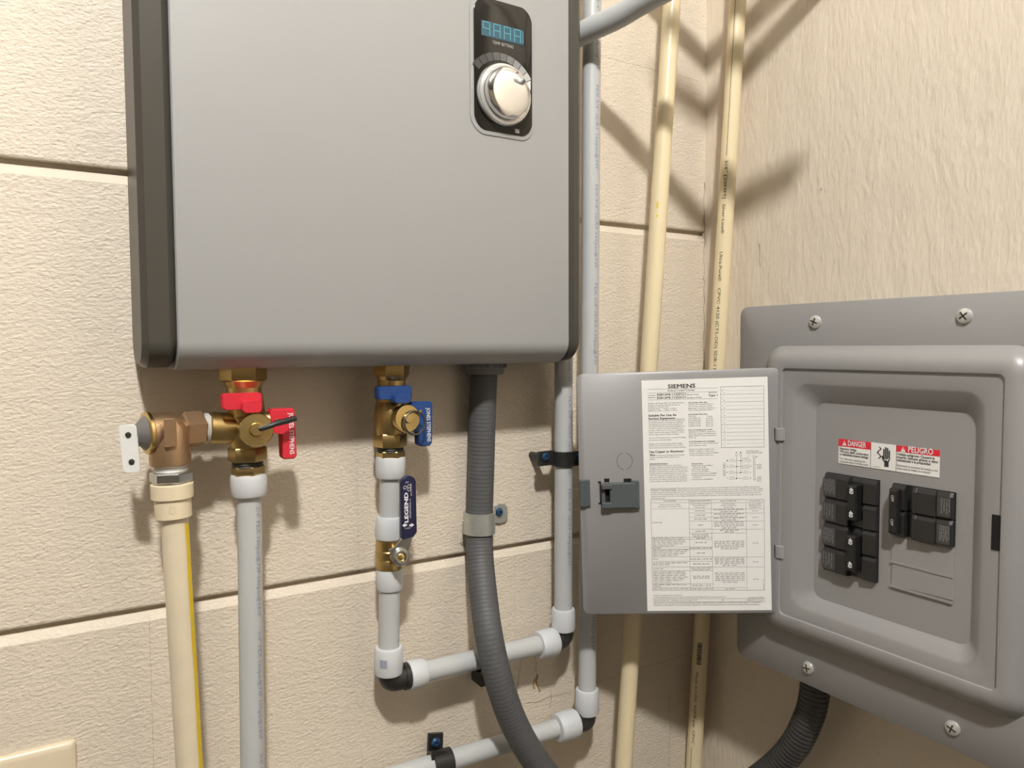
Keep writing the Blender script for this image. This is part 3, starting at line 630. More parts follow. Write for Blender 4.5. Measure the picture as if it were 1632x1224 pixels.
# ================================================================== GREY CONDUIT FROM THE HEATER
RCd = 0.0158
cps = [(772, 585, 0.022), (769, 650, 0.022), (766.5, 740, 0.020), (764, 832, 0.019), (765, 886, 0.026), (771, 952, 0.046), (780, 1018, 0.066), (795, 1084, 0.076), (818, 1150, 0.078), (851, 1209, 0.080), (893, 1262, 0.084), (950, 1312, 0.092), (1020, 1345, 0.105)]
cw = [W(u, v_, o_) for (u, v_, o_) in cps] + [G(1092, 1316, XC - 0.066), G(1126, 1287, XC - 0.0535)]
def catmull(P, n=14):
    out = []
    for i in range(len(P) - 1):
        p0, p1, p2, p3 = P[max(0, i - 1)], P[i], P[i + 1], P[min(len(P) - 1, i + 2)]
        for k in range(n):
            t = k / n; out.append(0.5 * ((2 * p1) + (p2 - p0) * t + (2 * p0 - 5 * p1 + 4 * p2 - p3) * t * t + (3 * p1 - p0 - 3 * p2 + p3) * t ** 3))
    out.append(P[-1]); return out
def ribbed(path, r, pitch, dr):
    # resample evenly, thin spiral grooves
    L = [0.0]
    for a_, b_ in zip(path[:-1], path[1:]): L.append(L[-1] + (b_ - a_).length)
    N = int(L[-1] / pitch) * 4; pts = []; rs = []; j = 0
    for i in range(N + 1):
        s_ = L[-1] * i / N
        while j < len(L) - 2 and L[j + 1] < s_: j += 1
        t = (s_ - L[j]) / max(1e-9, L[j + 1] - L[j]); pts.append(path[j].lerp(path[j + 1], t)); rs.append(r - (dr if i % 4 == 0 else 0))
    return pts, rs
cd = thing('flexible_conduit', 'thick grey flexible conduit curving down from the water heater', 'conduit', cw[-1])
pp, rs = ribbed(catmull(cw), RCd, 0.0046, 0.00028); MB().tube(pp, rs, 28).build('hose', 'conduit_grey', cd, ang=60)
c0 = W(772, 571, 0.022); c1 = W(771.5, 597, 0.022); L = (c1 - c0).length
cn = MB(); cn.lathe([(0.0250, 0), (0.0250, L * 0.55), (0.0236, L * 0.62), (0.0225, L * 0.95), (0.0170, L)], c0, c1 - c0, 40)
for k in range(20):
    a_ = 2 * PI * k / 20; d_ = Vector((math.cos(a_), math.sin(a_), 0)); cn.box(c0.lerp(c1, 0.3) + d_ * 0.0250, (0.0022, 0.0022, L * 0.5), (d_, EZ.cross(d_), EZ))
cn.build('connector', 'connector_grey', cd)
cs = thing('conduit_strap', 'galvanised one-hole strap holding the grey conduit to the block wall', 'strap', W(775, 849, 0.0))
p = W(764.2, 815.5, 0.0195); q = W(763.7, 849, 0.0195); L = (q - p).length
MB().lathe([(RCd + 0.0006, 0), (RCd + 0.0030, 0.0), (RCd + 0.0030, L), (RCd + 0.0006, L), (RCd + 0.0006, 0)], p, q - p, 36, cap=False).build('band', 'zinc', cs, ang=60)
tabp = [(788, 806), (794, 802), (804, 803), (808, 809), (808, 825), (804, 831), (794, 834), (786, 832)]
tp = [W(u, v_, 0.0015) for (u, v_) in tabp]; tp.reverse(); tab = MB().prism(tp, -EY, 0.0022, 0.0004).build('tab', 'zinc', cs)
MB().lathe([(0.0050, 0), (0.0053, 0.001), (0.0036, 0.0035), (0.0020, 0.0038), (0.0018, 0.002)], W(795, 816, 0.0037), -EY, 20).build('screw', 'blue_screw', tab)
for (u, v_) in ((738, 830), (784, 838)): MB().ball(W(u, v_, 0.0195 + (0.010 if u < 760 else 0.014)), 0.0013, 8).build('rivet', 'zinc', cs)

# ================================================================== CREAM CPVC PIPES IN THE CORNER
c1p = thing('cpvc_pipe', 'plain cream pipe with a yellow spot running up left of the corner', 'pipe', W(990, 1260, 0.062))
t1 = W(1075, -60, 0.052); b1_ = W(987, 1330, 0.052)
MB().cyl(to_z(t1, b1_, 0.01), to_z(b1_, t1, ZT - 0.005), RP).build('pipe', 'cpvc', c1p)
ym = MB(); d = (b1_ - t1).normalized()
for (u, v_, l_, h_) in ((1047, 329, 0.0095, 0.0026), (1048.5, 347, 0.003, 0.0022)):
    o = W(u, v_, 0.052); cen = t1 + d * (o - t1).dot(d); ph = -0.28
    fn = wrap(cen, d, RP + 0.0002, camdir(o), 0.0); sgn = 1 if (fn(0, 0.003) - fn(0, 0)).dot(rt) < 0 else -1
    ring_ = [fn(l_ / 2 * math.cos(2 * PI * k / 12), sgn * 0.0022 + h_ / 2 * math.sin(2 * PI * k / 12)) for k in range(12)]
    ym.add(ring_, [tuple(range(12))])
ym.build('yellow_spot', 'yellow_mark', c1p, smooth=False)
def R_(u, v, off): return G(u, v, XC - off)
t2 = R_(1177, -60, 0.016); t2 = Vector((0.783, 0.702, t2.z)); 
t2 = onplane(1178.5, -40, Vector((0.781, 0, 0)), EX)
b2_ = onplane(1104.5, 1240, Vector((0, D - 0.0155, 0)), EY)
c2p = thing('cpvc_pipe', 'printed cream pipe standing in the corner beside the grey panel', 'pipe', b2_)
MB().tube([Vector((b2_.x, b2_.y, 0.01)), b2_, t2, Vector((t2.x + 0.004, t2.y - 0.02, ZT - 0.005))], RP, 26).build('pipe', 'cpvc', c2p)
pr = MB(); d = (b2_ - t2).normalized()
def on2(v):                                      # axis point at picture row v
    best = None
    for i in range(600):
        p_ = t2.lerp(b2_, i / 599); c_ = p_ - Vector((0, 0, H0)); vv = CY - F * c_.dot(up) / c_.dot(fw)
        if best is None or abs(vv - v) < best[0]: best = (abs(vv - v), p_)
    return best[1]
def run2(txt, v0, v1, phi, ch, bold=0.0):
    p_ = on2(v0); q_ = on2(v1); text(MB(), txt, wrap(p_, d, RP + 0.00025, camdir(p_), phi), (q_ - p_).length, ch, bold, 2).build('print', 'black_ink', c2p, smooth=False)
side2 = 1 if (wrap(on2(300), d, RP, camdir(on2(300)), 0.5)(0, 0) - on2(300)).dot(rt) < 0 else -1
ph = side2 * 0.42
run2('3/4" [20MM]', 258, 318, ph, 0.0040); run2('Silver-Line\u00ae', 327, 374, ph, 0.0040); run2('Ultra-Pure\u00a9', 402, 449, ph, 0.0040)
run2('CPVC 4120 (CTS-OD) SDR-11', 460, 588, ph, 0.0042); run2('Made In USA  NSF\u00ae-pw  CPVC', 1068, 1180, ph, 0.0038)
p_ = on2(-20); q_ = on2(250); fn = wrap(p_, d, RP + 0.00025, camdir(on2(150)), ph); LL = (q_ - p_).length
MB().add([fn(0, 0.0012), fn(LL, 0.0012), fn(LL, 0.0018), fn(0, 0.0018)], [(0, 1, 2, 3)]).build('print_line', 'black_ink', c2p, smooth=False)
p_ = on2(1186); fn = wrap(p_, d, RP + 0.00025, camdir(p_), ph); MB().add([fn(0, 0.0), fn(0.05, 0.0), fn(0.05, 0.0006), fn(0, 0.0006)], [(0, 1, 2, 3)]).build('print_line', 'black_ink', c2p, smooth=False)
p_ = on2(1020); fn = wrap(p_, d, RP + 0.00025, camdir(p_), ph - side2 * 0.25); x = 0.0
random.seed(3); pbc = MB()
while x < 0.031:
    bwid = random.choice((0.0006, 0.0010, 0.0016)); [pbc.add([fn(x, y0), fn(x + bwid, y0), fn(x + bwid, y0 + 0.0013), fn(x, y0 + 0.0013)], [(0, 1, 2, 3)]) for y0 in (-0.0026, -0.0013, 0.0, 0.0013, 0.0026)]; x += bwid + random.choice((0.0006, 0.001))
pbc.build('barcode', 'black_ink', c2p, smooth=False)

# ================================================================== OVERHEAD PIPES NEAR THE CORNER
def oh(pts, r, label, group=None):
    t = thing('pex_pipe', label, 'pipe', pts[-1], group); MB().tube(catmull([Vector((a_, b_, c_ + H0)) for a_, b_, c_ in pts], 8), r, 22).build('pipe', 'pex', t); return t
oh([(0.525, 0.750, 0.359), (0.541, 0.706, 0.367), (0.558, 0.669, 0.374), (0.570, 0.635, 0.382), (0.598, 0.550, 0.397), (0.614, 0.500, 0.405), (0.622, 0.445, 0.414), (0.612, 0.395, 0.434)], 0.0132, 'white pipe slanting up from behind the heater toward the corner')
def chord(qa, ta, qb, tb, label):                   # straight pipe whose shadow runs from qa to qb on the walls
    pa_ = qa.lerp(LAMP, ta); pb_ = qb.lerp(LAMP, tb); t = thing('pex_pipe', label, 'pipe', pa_); MB().cyl(pa_, pb_, 0.0132).build('pipe', 'pex', t); return t
chord(W(985, -45), 0.02, G(1290, -55, XC), 0.12, 'white overhead pipe, highest of the pipes crossing the corner')
chord(W(1052, 128), 0.235, G(1330, -45, XC), 0.02, 'white overhead pipe crossing the corner between two others')

# ================================================================== LOAD CENTER ON THE SIDE WALL
XF, XO, XD = 0.705, 0.6895, 0.702           # cover flange, door seat, dead front
Yc = 0.4345; yl = 0.616; yr = 2 * Yc - yl; zt_ = H0 + 0.0452; zb_ = H0 - 0.3802
lcn = thing('load_center', 'grey electrical load center with its door swung open on the side wall', 'breaker panel', (XC - 0.05, Yc, zb_))
def rloop(y0, y1, z0, z1, r, x): return [Vector((x, (y0 + y1) / 2 - a_, (z0 + z1) / 2 + b_)) for a_, b_ in rrect(abs(y1 - y0), abs(z1 - z0), r, 6)]
MB().loft([rloop(yl - 0.012, yr + 0.012, zb_ + 0.012, zt_ - 0.012, 0.003, XC - 0.001), rloop(yl - 0.012, yr + 0.012, zb_ + 0.012, zt_ - 0.012, 0.003, XF + 0.002)]).build('box', 'box_grey', lcn)
b_l = G(1223, 590, XF).y; b_r = 2 * Yc - b_l; b_t = G(1300, 551, XF).z; b_b = G(1400, 1064, XF).z
o_l = G(1247, 587, XO).y; o_r = G(1603, 597, XO).y; o_t = G(1300, 588, XO).z; o_b = G(1589, 1104, XO).z
r_l = G(1263, 800, XO + 0.001).y; r_r = G(1563, 800, XO + 0.001).y; r_t = G(1400, 620, XO + 0.001).z; r_b = G(1400, 1010, XO + 0.001).z
d_l = G(1299, 800, XD).y; d_r = G(1553, 800, XD).y; d_t = G(1400, 648, XD).z; d_b = G(1400, 984, XD).z
def lp2(l, r, b, t, rad, x): return rloop(l, r, b, t, rad, x)
loops = [lp2(yl, yr, zb_, zt_, 0.011, XF + 0.0020), lp2(yl, yr, zb_, zt_, 0.011, XF + 0.0004), lp2(yl - 0.0005, yr + 0.0005, zb_ + 0.0005, zt_ - 0.0005, 0.0105, XF),
         lp2(b_l, b_r, b_b, b_t, 0.022, XF)]
bi = 0.0
for (f_, xx) in ((0.08, XF - 0.004), (0.22, XF - 0.010), (0.42, XF - 0.0145), (0.66, XO - 0.0016), (0.93, XO - 0.0016), (1.0, XO - 0.0012)):
    loops.append(lp2(b_l + (o_l - b_l) * f_, b_r + (o_r - b_r) * f_, b_b + (o_b - b_b) * f_, b_t + (o_t - b_t) * f_, 0.022 - 0.016 * f_, xx))
loops += [lp2(o_l - 0.0006, o_r + 0.0006, o_b + 0.0006, o_t - 0.0006, 0.006, XO + 0.0008), lp2(r_l + 0.003, r_r - 0.003, r_b - 0.003, r_t + 0.003, 0.019, XO + 0.0008), lp2(r_l, r_r, r_b, r_t, 0.017, XO + 0.002), lp2(d_l + 0.002, d_r - 0.002, d_b - 0.003, d_t + 0.003, 0.012, XD - 0.002), lp2(d_l, d_r, d_b, d_t, 0.011, XD)]
cover = MB().loft(loops, False, False).build('cover', 'panel_grey', lcn, ang=42)
# dead front with breaker openings
cutL = (G(1317.8, 752, XD).y, G(1402.9, 765, XD).y); cutLz = (G(1316, 905.4, XD).z, G(1318, 752, XD).z)
cutR = (G(1424, 769, XD).y, G(1524.4, 781, XD).y); cutRz = (G(1423, 850.5, XD).z, G(1424, 769, XD).z)
ys = sorted([d_l + 0.004, cutL[0], cutL[1], cutR[0], cutR[1], d_r - 0.004], reverse=True); zs = sorted([d_b - 0.004, cutLz[0], cutLz[1], cutRz[0], cutRz[1], d_t + 0.004])
df = MB()
for i in range(len(ys) - 1):
    for j in range(len(zs) - 1):
        ym_, zm_ = (ys[i] + ys[i + 1]) / 2, (zs[j] + zs[j + 1]) / 2
        if (cutL[1] < ym_ < cutL[0] and cutLz[0] < zm_ < cutLz[1]) or (cutR[1] < ym_ < cutR[0] and cutRz[0] < zm_ < cutRz[1]): continue
        df.box((XD + 0.0007, ym_, zm_), (0.0012, ys[i] - ys[i + 1], zs[j + 1] - zs[j]))
dfo = df.build('dead_front', 'panel_grey', lcn, smooth=False)
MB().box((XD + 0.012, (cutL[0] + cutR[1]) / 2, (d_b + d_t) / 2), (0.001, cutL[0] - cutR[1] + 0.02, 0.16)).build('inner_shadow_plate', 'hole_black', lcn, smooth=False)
# blank filler strips under the right breaker
for (za, zb2) in ((851.5, 893), (895, 932)):
    q = [G(1422, za + 2, XD), G(1521, za + 24, XD), G(1520, zb2 + 25, XD), G(1421, zb2, XD)]
    MB().prism([Vector((XD, p_.y, p_.z)) for p_ in (q[0], q[1], q[2], q[3])], -EX, 0.0012, 0.0005).build('filler_plate', 'panel_grey', dfo, smooth=False)
for (u0, v0, u1, v1) in ((1420.7, 894.5, 1520, 919.5), (1419.6, 933, 1519, 960.5)):
    p_, q_ = G(u0, v0, XD), G(u1, v1, XD); MB().box((XD - 0.0004, (p_.y + q_.y) / 2, (p_.z + q_.z) / 2), (0.0030, abs(p_.y - q_.y), 0.0022)).build('filler_rib', 'panel_grey', dfo, smooth=False)
# latch slot
q = [G(1581, 819.6, XO), G(1595.8, 821.9, XO), G(1594, 878.6, XO), G(1579.3, 875.7, XO)]
MB().prism([Vector((XO + 0.0004, p_.y, p_.z)) for p_ in q], -EX, 0.0003).build('latch_slot', 'hole_black', lcn, smooth=False)
for k, (u, v_) in enumerate(((1300, 513), (1538, 503.5), (1288.5, 1064), (1519, 1160))):
    c_ = G(u, v_, XF); R0 = 0.0070
    sc1 = MB().lathe([(R0, 0), (R0 * 1.02, 0.0008), (R0 * 0.92, 0.0022), (R0 * 0.6, 0.0034), (0.0004, 0.0038)], c_, -EX, 26).build('screw', 'bright_zinc', lcn)
    a_ = 0.4 + k * 0.5; sl = MB()
    for t_ in (a_, a_ + PI / 2):
        e_ = Vector((0, math.cos(t_), math.sin(t_))); sl.box(c_ + Vector((-0.0034, 0, 0)), (0.0010, 0.0086, 0.0014), (EX, e_, EX.cross(e_)))
    sl.build('cross_slot', 'thread_dark', sc1, smooth=False)
# danger sticker
def dg_pt(u, v_): p_ = G(u, v_, XD); return p_
TLp, TRp, BRp, BLp = dg_pt(1337, 697), dg_pt(1499, 719.4), dg_pt(1497, 762.8), dg_pt(1336.7, 736.7)
sy0 = (TLp.y + BLp.y) / 2; sy1 = (TRp.y + BRp.y) / 2; sz1 = (TLp.z + TRp.z) / 2; sz0 = (BLp.z + BRp.z) / 2; sw = sy0 - sy1; shh = sz1 - sz0
def SP(f, g, lift=0.0): return Vector((XD - 0.0002 - lift, sy0 - f * sw, sz0 + g * shh))
dgl = MB().prism([SP(0, 0), SP(1, 0), SP(1, 1), SP(0, 1)], -EX, 0.0002).build('danger_label', 'label_paper', dfo, smooth=False)
for (f0, f1, g0) in ((0.0, 0.345, 0.70), (0.60, 1.0, 0.76)): MB().prism([SP(f0, g0, 0.0002), SP(f1, g0, 0.0002), SP(f1, 1, 0.0002), SP(f0, 1, 0.0002)], -EX, 0.0001).build('danger_band', 'label_red', dfo, smooth=False)
wt = MB(); bt_ = MB(); eR = -EY
def st(mbx, txt, f0, f1, g, ch, bold=0.0): text(mbx, txt, flat(SP(f0, g, 0.00045), eR, EZ), (f1 - f0) * sw, ch, bold, 2)
st(wt, 'DANGER', 0.105, 0.295, 0.755, 0.0056, 0.02); wt.build('danger_title', 'white_print', dfo, smooth=False); wt = MB(); st(wt, 'PELIGRO', 0.715, 0.94, 0.80, 0.0056, 0.02)
for (f_, g_) in ((0.065, 0.845), (0.665, 0.875)):
    MB().add([SP(f_ - 0.024, g_ - 0.10, 0.00045), SP(f_ + 0.024, g_ - 0.10, 0.00045), SP(f_, g_ + 0.10, 0.00045)], [(0, 1, 2)]).build('danger_mark', 'white_print', dfo, smooth=False)
    rd2 = MB(); rd2.add([SP(f_ - 0.003, g_ - 0.03, 0.0006), SP(f_ + 0.003, g_ - 0.03, 0.0006), SP(f_ + 0.003, g_ + 0.05, 0.0006), SP(f_ - 0.003, g_ + 0.05, 0.0006)], [(0, 1, 2, 3)]); rd2.build('danger_mark', 'label_red', dfo, smooth=False)
for i, (tx, f1) in enumerate((('Hazardous Voltage.', 0.20), ('Will cause death, serious injury', 0.325), ('or substantial property damage.', 0.325))): st(bt_, tx, 0.015, f1, 0.575 - i * 0.115, 0.0024, 0.01)
for i, (tx, f1) in enumerate((('Turn off power supplying this', 0.29), ('equipment before working inside.', 0.325))): st(bt_, tx, 0.015, f1, 0.17 - i * 0.115, 0.0022)
for i, (tx, f1) in enumerate((('Voltaje peligroso. Causar\u00e1 la', 0.955), ('muerte, lesiones graves o da\u00f1o', 0.985), ('substancial a la propiedad.', 0.925))): st(bt_, tx, 0.61, f1, 0.64 - i * 0.115, 0.0024, 0.01)
for i, (tx, f1) in enumerate((('Desconecte el suministro de energ\u00eda a este', 0.985), ('equipo antes de trabajar en su interior.', 0.925))): st(bt_, tx, 0.61, f1, 0.215 - i * 0.11, 0.0020)
st(bt_, '15-A-1041-01 Rev. 4', 0.372, 0.445, 0.05, 0.0012)
# hand pictogram
def hp_(x, z): return SP(0.50 + x * 0.10, 0.48 + z * 0.42, 0.00045)
for (x0, x1, zt2) in ((-0.28, -0.14, 0.72), (-0.10, 0.04, 0.90), (0.08, 0.22, 0.84), (0.26, 0.40, 0.62)):
    bt_.add([hp_(x0, -0.1), hp_(x1, -0.1), hp_(x1, zt2), hp_((x0 + x1) / 2, zt2 + 0.08), hp_(x0, zt2)], [(0, 1, 2, 3, 4)])
bt_.add([hp_(-0.28, -0.1), hp_(-0.30, 0.1), hp_(-0.42, 0.14), hp_(-0.46, 0.05), hp_(-0.30, -0.30), hp_(-0.14, -0.48), hp_(-0.14, -0.85), hp_(0.28, -0.85), hp_(0.28, -0.45), hp_(0.42, -0.1)], [tuple(range(10))])
for i in range(9):
    a_, c_ = -0.62 + i * 0.03, 0.9 - i * 0.12; bt_.add([hp_(-0.75 + 0.16 * math.sin(i * 1.1), c_), hp_(-0.62 + 0.16 * math.sin(i * 1.1), c_), hp_(-0.62 + 0.16 * math.sin((i + 1) * 1.1), c_ - 0.12), hp_(-0.75 + 0.16 * math.sin((i + 1) * 1.1), c_ - 0.12)], [(0, 1, 2, 3)])
bt_.build('danger_text', 'black_ink', dfo, smooth=False); wt.build('danger_title', 'white_print', dfo, smooth=False)
bo = MB(); bo.add([SP(0.475, 0.36, 0.0006), SP(0.505, 0.44, 0.0006), SP(0.50, 0.39, 0.0006), SP(0.535, 0.46, 0.0006), SP(0.515, 0.33, 0.0006), SP(0.512, 0.385, 0.0006)], [(0, 1, 2, 5), (2, 3, 4, 5)]); bo.build('danger_bolt', 'label_paper', dfo, smooth=False)
for f_ in (0.345, 0.60): MB().box(SP(f_, 0.5, 0.0003), (0.0002, 0.0003, shh)).build('danger_rule', 'hole_black', dfo, smooth=False)

# ---- circuit breakers: a runs to the right (-y), b up, n out of the panel (-x)
def breaker(y_left, wd, z0, h, flip, label, amps):
    t = thing('circuit_breaker', label, 'circuit breaker', (XD, y_left - wd / 2, z0), 'double-pole breakers in the grey load center' if False else None)
    def P3(a_, b_, n_): return Vector((XD - n_, y_left - (wd - a_ if flip else a_), z0 + b_))
    ph_ = h / 2
    for k in range(2):
        b0, b1 = k * ph_ + 0.0005, (k + 1) * ph_ - 0.0005
        if not flip: prof = [(0.0006, -0.010), (0.0006, 0.0050), (0.003, 0.0075), (0.30 * wd, 0.0078), (0.305 * wd, 0.0092), (0.52 * wd, 0.0092), (0.53 * wd, 0.0035), (0.76 * wd, 0.0035), (0.765 * wd, 0.0062), (0.985 * wd, 0.0052), (wd - 0.0006, 0.004), (wd - 0.0006, -0.010)]
        else: prof = [(0.0006, -0.010), (0.0006, 0.0050), (0.003, 0.0062), (0.24 * wd, 0.0064), (0.245 * wd, 0.0082), (0.54 * wd, 0.0085), (0.55 * wd, 0.0090), (0.60 * wd, 0.0090), (0.605 * wd, 0.0005), (0.74 * wd, 0.0005), (0.745 * wd, 0.0070), (0.965 * wd, 0.0070), (wd - 0.0006, 0.004), (wd - 0.0006, -0.010)]
        i_ = 0.0009
        bd_ = MB().loft([[P3(a_, b0, n_ - (i_ if n_ > 0 else 0)) for a_, n_ in prof], [P3(a_, b0 + i_, n_) for a_, n_ in prof], [P3(a_, b1 - 0.004, n_) for a_, n_ in prof], [P3(a_, b1, n_ - (0.0022 if n_ > 0.003 else 0)) for a_, n_ in prof]])
        body_ = bd_.build('pole_body', 'breaker_black', t, smooth=False)
        a0, a1 = (0.02 * wd, 0.285 * wd) if not flip else (0.03 * wd, 0.225 * wd); nn_ = 0.0079 if not flip else 0.0066
        MB().hexa([P3(a0, b0 + 0.002, nn_ - .0006), P3(a1, b0 + 0.002, nn_ - .0006), P3(a1, b1 - 0.0045, nn_ - .0006), P3(a0, b1 - 0.0045, nn_ - .0006), P3(a0, b0 + 0.002, nn_), P3(a1, b0 + 0.002, nn_), P3(a1, b1 - 0.0045, nn_), P3(a0, b1 - 0.0045, nn_)]).build('rating_label', 'breaker_label', body_, smooth=False)
        pt2 = MB(); hh_ = b1 - b0 - 0.0085
        top = (k == 1) if not flip else (k == 0)
        rows = 6 if top else 4
        for j in range(rows):
            aa = a0 + (a1 - a0) * (0.10 + 0.8 * j / rows) if not flip else a0 + (a1 - a0) * (0.10 + 0.8 * j / rows)
            o_ = P3(aa, b1 - 0.0055, nn_ + 0.0002); tx = ('SWD HACR TYPE', 'UL LISTED 120/240V', 'CIRCUIT BREAKER', 'ISSUE NO. E-1542', 'TYPE QP 40A', '10,000 AMPS RMS')[j]
            text(pt2, tx, flat(o_, -EZ, -EY), hh_ * (0.9 if j % 2 else 0.75), 0.0011, 0.0, 1)
        pt2.build('print', 'breaker_print', body_, smooth=False)
    # tied handle
    ha0, ha1 = (0.555 * wd, 0.715 * wd) if not flip else (0.80 * wd, 0.955 * wd)
    hb0, hb1 = h * 0.16, h * 0.86
    if flip: hb0, hb1 = h * 0.06, h * 0.92
    hs = MB(); n0, n1 = 0.002, 0.0140 if not flip else 0.0130
    hs.loft([[P3(ha0, hb0, n0), P3(ha1, hb0, n0), P3(ha1, hb1, n0), P3(ha0, hb1, n0)], [P3(ha0, hb0, n1 - 0.002), P3(ha1, hb0, n1 - 0.002), P3(ha1, hb1, n1 - 0.002), P3(ha0, hb1, n1 - 0.002)], [P3(ha0 + .001, hb0 + .002, n1), P3(ha1 - .001, hb0 + .002, n1), P3(ha1 - .001, hb1 - .002, n1), P3(ha0 + .001, hb1 - .002, n1)]])
    hd_ = hs.build('handle', 'breaker_handle', t, smooth=False); hp2 = MB()
    for k in range(2):
        bc_ = h * (0.30 + 0.46 * k)
        if not flip: o_ = P3(ha0 + 0.0028, bc_ + 0.0030, n1 + 0.0003); text(hp2, amps, flat(o_, -EZ, -EY), 0.0062, 0.0044, 0.03)
        else: o_ = P3(ha1 - 0.0030, bc_ + 0.0022, n1 + 0.0003); text(hp2, amps, flat(o_, -EZ, -EY), 0.0062, 0.0028, 0.0)
    hp2.build('print', 'white_print', hd_, smooth=False)
    return t
hL = (cutLz[1] - cutLz[0]) / 2; wL = cutL[0] - cutL[1]
breaker(cutL[0], wL, cutLz[0] + hL, hL, False, 'black double-pole breaker marked 40, above its twin under the danger label', '40')
breaker(cutL[0], wL, cutLz[0], hL, False, 'black double-pole breaker marked 40, below its twin in the panel', '40')
breaker(cutR[0], cutR[0] - cutR[1], cutRz[0], cutRz[1] - cutRz[0], True, 'black double-pole breaker switched off above the blank filler plates', 'OFF')

# ---- the open door
HZ = F * 0.2765
def cam_at(u, v_, z_): c = Vector(((u - CX) / F, (v_ - CY) / F, 1.0)) * z_; return Vector((XA.dot(c), YA.dot(c), ZA.dot(c) + H0))
hin = cam_at(1247, 784, 0.2765 * F / 391.0); fre = cam_at(922, 785, 0.2765 * F / 382.8)
ea = Vector((fre.x - hin.x, fre.y - hin.y, 0)); DW = ea.length; ea.normalize(); sag = 0.030
en = ea.cross(EZ); 
if en.dot(camdir(hin)) < 0: en = -en
da = ea * math.cos(sag) - EZ * math.sin(sag); db = EZ * math.cos(sag) + ea * math.sin(sag)
# door frame: a from hinge to free edge, b up; fit the height from the photographed edge rows
tl = onplane(955, 593.6, hin, en); bl = onplane(955, 977.6, hin, en); tr_ = onplane(1228, 588, hin, en); br_ = onplane(1230, 978.8, hin, en)
def ab(p_): q_ = p_ - hin; return q_.dot(da), q_.dot(db)
top_b = (ab(tl)[1] + ab(tr_)[1]) / 2; bot_b = (ab(bl)[1] + ab(br_)[1]) / 2
lf = (ab(onplane(920.6, 640, hin, en))[0] + ab(onplane(927.5, 940, hin, en))[0]) / 2; rg = (ab(onplane(1246, 640, hin, en))[0] + ab(onplane(1248.3, 940, hin, en))[0]) / 2
def DP(a_, b_, n_=0.0): return hin + da * a_ + db * b_ + en * n_
dwid = lf - rg; dhei = top_b - bot_b; dca, dcb = (lf + rg) / 2, (top_b + bot_b) / 2
door = MB().loft([[DP(dca + x, dcb + y, -0.0070) for x, y in rrect(dwid, dhei, 0.0085)], [DP(dca + x, dcb + y, -0.0006) for x, y in rrect(dwid, dhei, 0.0085)], [DP(dca + x, dcb + y, 0.0) for x, y in rrect(dwid - 0.0014, dhei - 0.0014, 0.008)]]).build('door', 'panel_grey', lcn, ang=50)
def dab(u, v_): return ab(onplane(u, v_, hin, en))
def dpx(u, v_, n_=0.0): a_, b_ = dab(u, v_); return DP(a_, b_, n_)
# paper label
cs_ = [dab(1022.2, 605.8), dab(1223.9, 600.9), dab(1229, 972.9), dab(1031.7, 972.9)]
la0 = (cs_[0][0] + cs_[3][0]) / 2; la1 = (cs_[1][0] + cs_[2][0]) / 2; lb1 = (cs_[0][1] + cs_[1][1]) / 2; lb0 = (cs_[2][1] + cs_[3][1]) / 2
MB().prism([DP(la0, lb0, 0.0001), DP(la1, lb0, 0.0001), DP(la1, lb1, 0.0001), DP(la0, lb1, 0.0001)], en, 0.0003).build('paper_label', 'label_paper', door, smooth=False)
LT = MB(); LN = 0.00055
lx = -da
def c6(x, y): return 1000 + x / 6.12, 590 + y / 6.12
def c7(x, y): return 1020 + x / 5.564, 760 + y / 5.564
def T(cf, txt, x0, x1, y, ch=11.5, bold=0.0, res=1):
    u0, v0 = cf(x0, y); u1, v1 = cf(x1, y); p_ = dpx(u0, v0, LN); a0 = dab(u0, v0); a1 = dab(u1, v1)
    k_ = (6.12 if cf is c6 else 5.564); text(LT, txt, flat(p_, lx, db), abs(a0[0] - a1[0]), ch / k_ * pxm(p_), bold, res)
def LN_(cf, x0, y0, x1, y1, th=1.6):
    p_ = dpx(*cf(x0, y0), LN); q_ = dpx(*cf(x1, y1), LN); d_ = (q_ - p_).normalized(); s_ = d_.cross(en) * th / 2 / (6.12 if cf is c6 else 5.564) * pxm(p_)
    LT.add([p_ - s_, q_ - s_, q_ + s_, p_ + s_], [(0, 1, 2, 3)])
T(c6, 'SIEMENS', 395, 660, 176, 38, 0.016, 2); LN_(c6, 197, 187, 880, 172); T(c6, 'Indoor Load Center', 392, 660, 208, 19, 0, 2); LN_(c6, 195, 222, 875, 208); LN_(c6, 200, 290, 880, 276)
T(c6, 'Catalog', 203, 268, 252, 13); T(c6, 'Numbers', 203, 280, 273, 13); T(c6, 'E0816ML1125FCU', 290, 570, 250, 22, 0.008, 2); T(c6, '(Flush Trim)', 580, 695, 245, 14)
T(c6, 'E0816ML1125SCU', 290, 570, 281, 22, 0.008, 2); T(c6, '(Surface Trim)', 580, 722, 275, 14); T(c6, 'Enclosure', 793, 873, 222, 12); T(c6, 'Type 1', 790, 876, 255, 20, 0.012, 2)
left = [('Rating: 125 Amps Max. See Main Breaker', 552, 330), ('Rating if Used. Main Breaker Required', 508, 349), ('if More Than Six', 400, 367), ('120/240 Volts ~ 1 Phase, 3 Wire', 475, 385), ('208Y/120 Volts ~ 1 Phase, 3 Wire', 485, 403)]
for t_, x1, y in left: T(c6, t_, 203, x1, y)
T(c6, 'Suitable For Use As', 205, 475, 452, 21, 0.014, 2); T(c6, 'Service Equipment', 205, 465, 483, 21, 0.014, 2); T(c6, 'when not', 480, 555, 480)
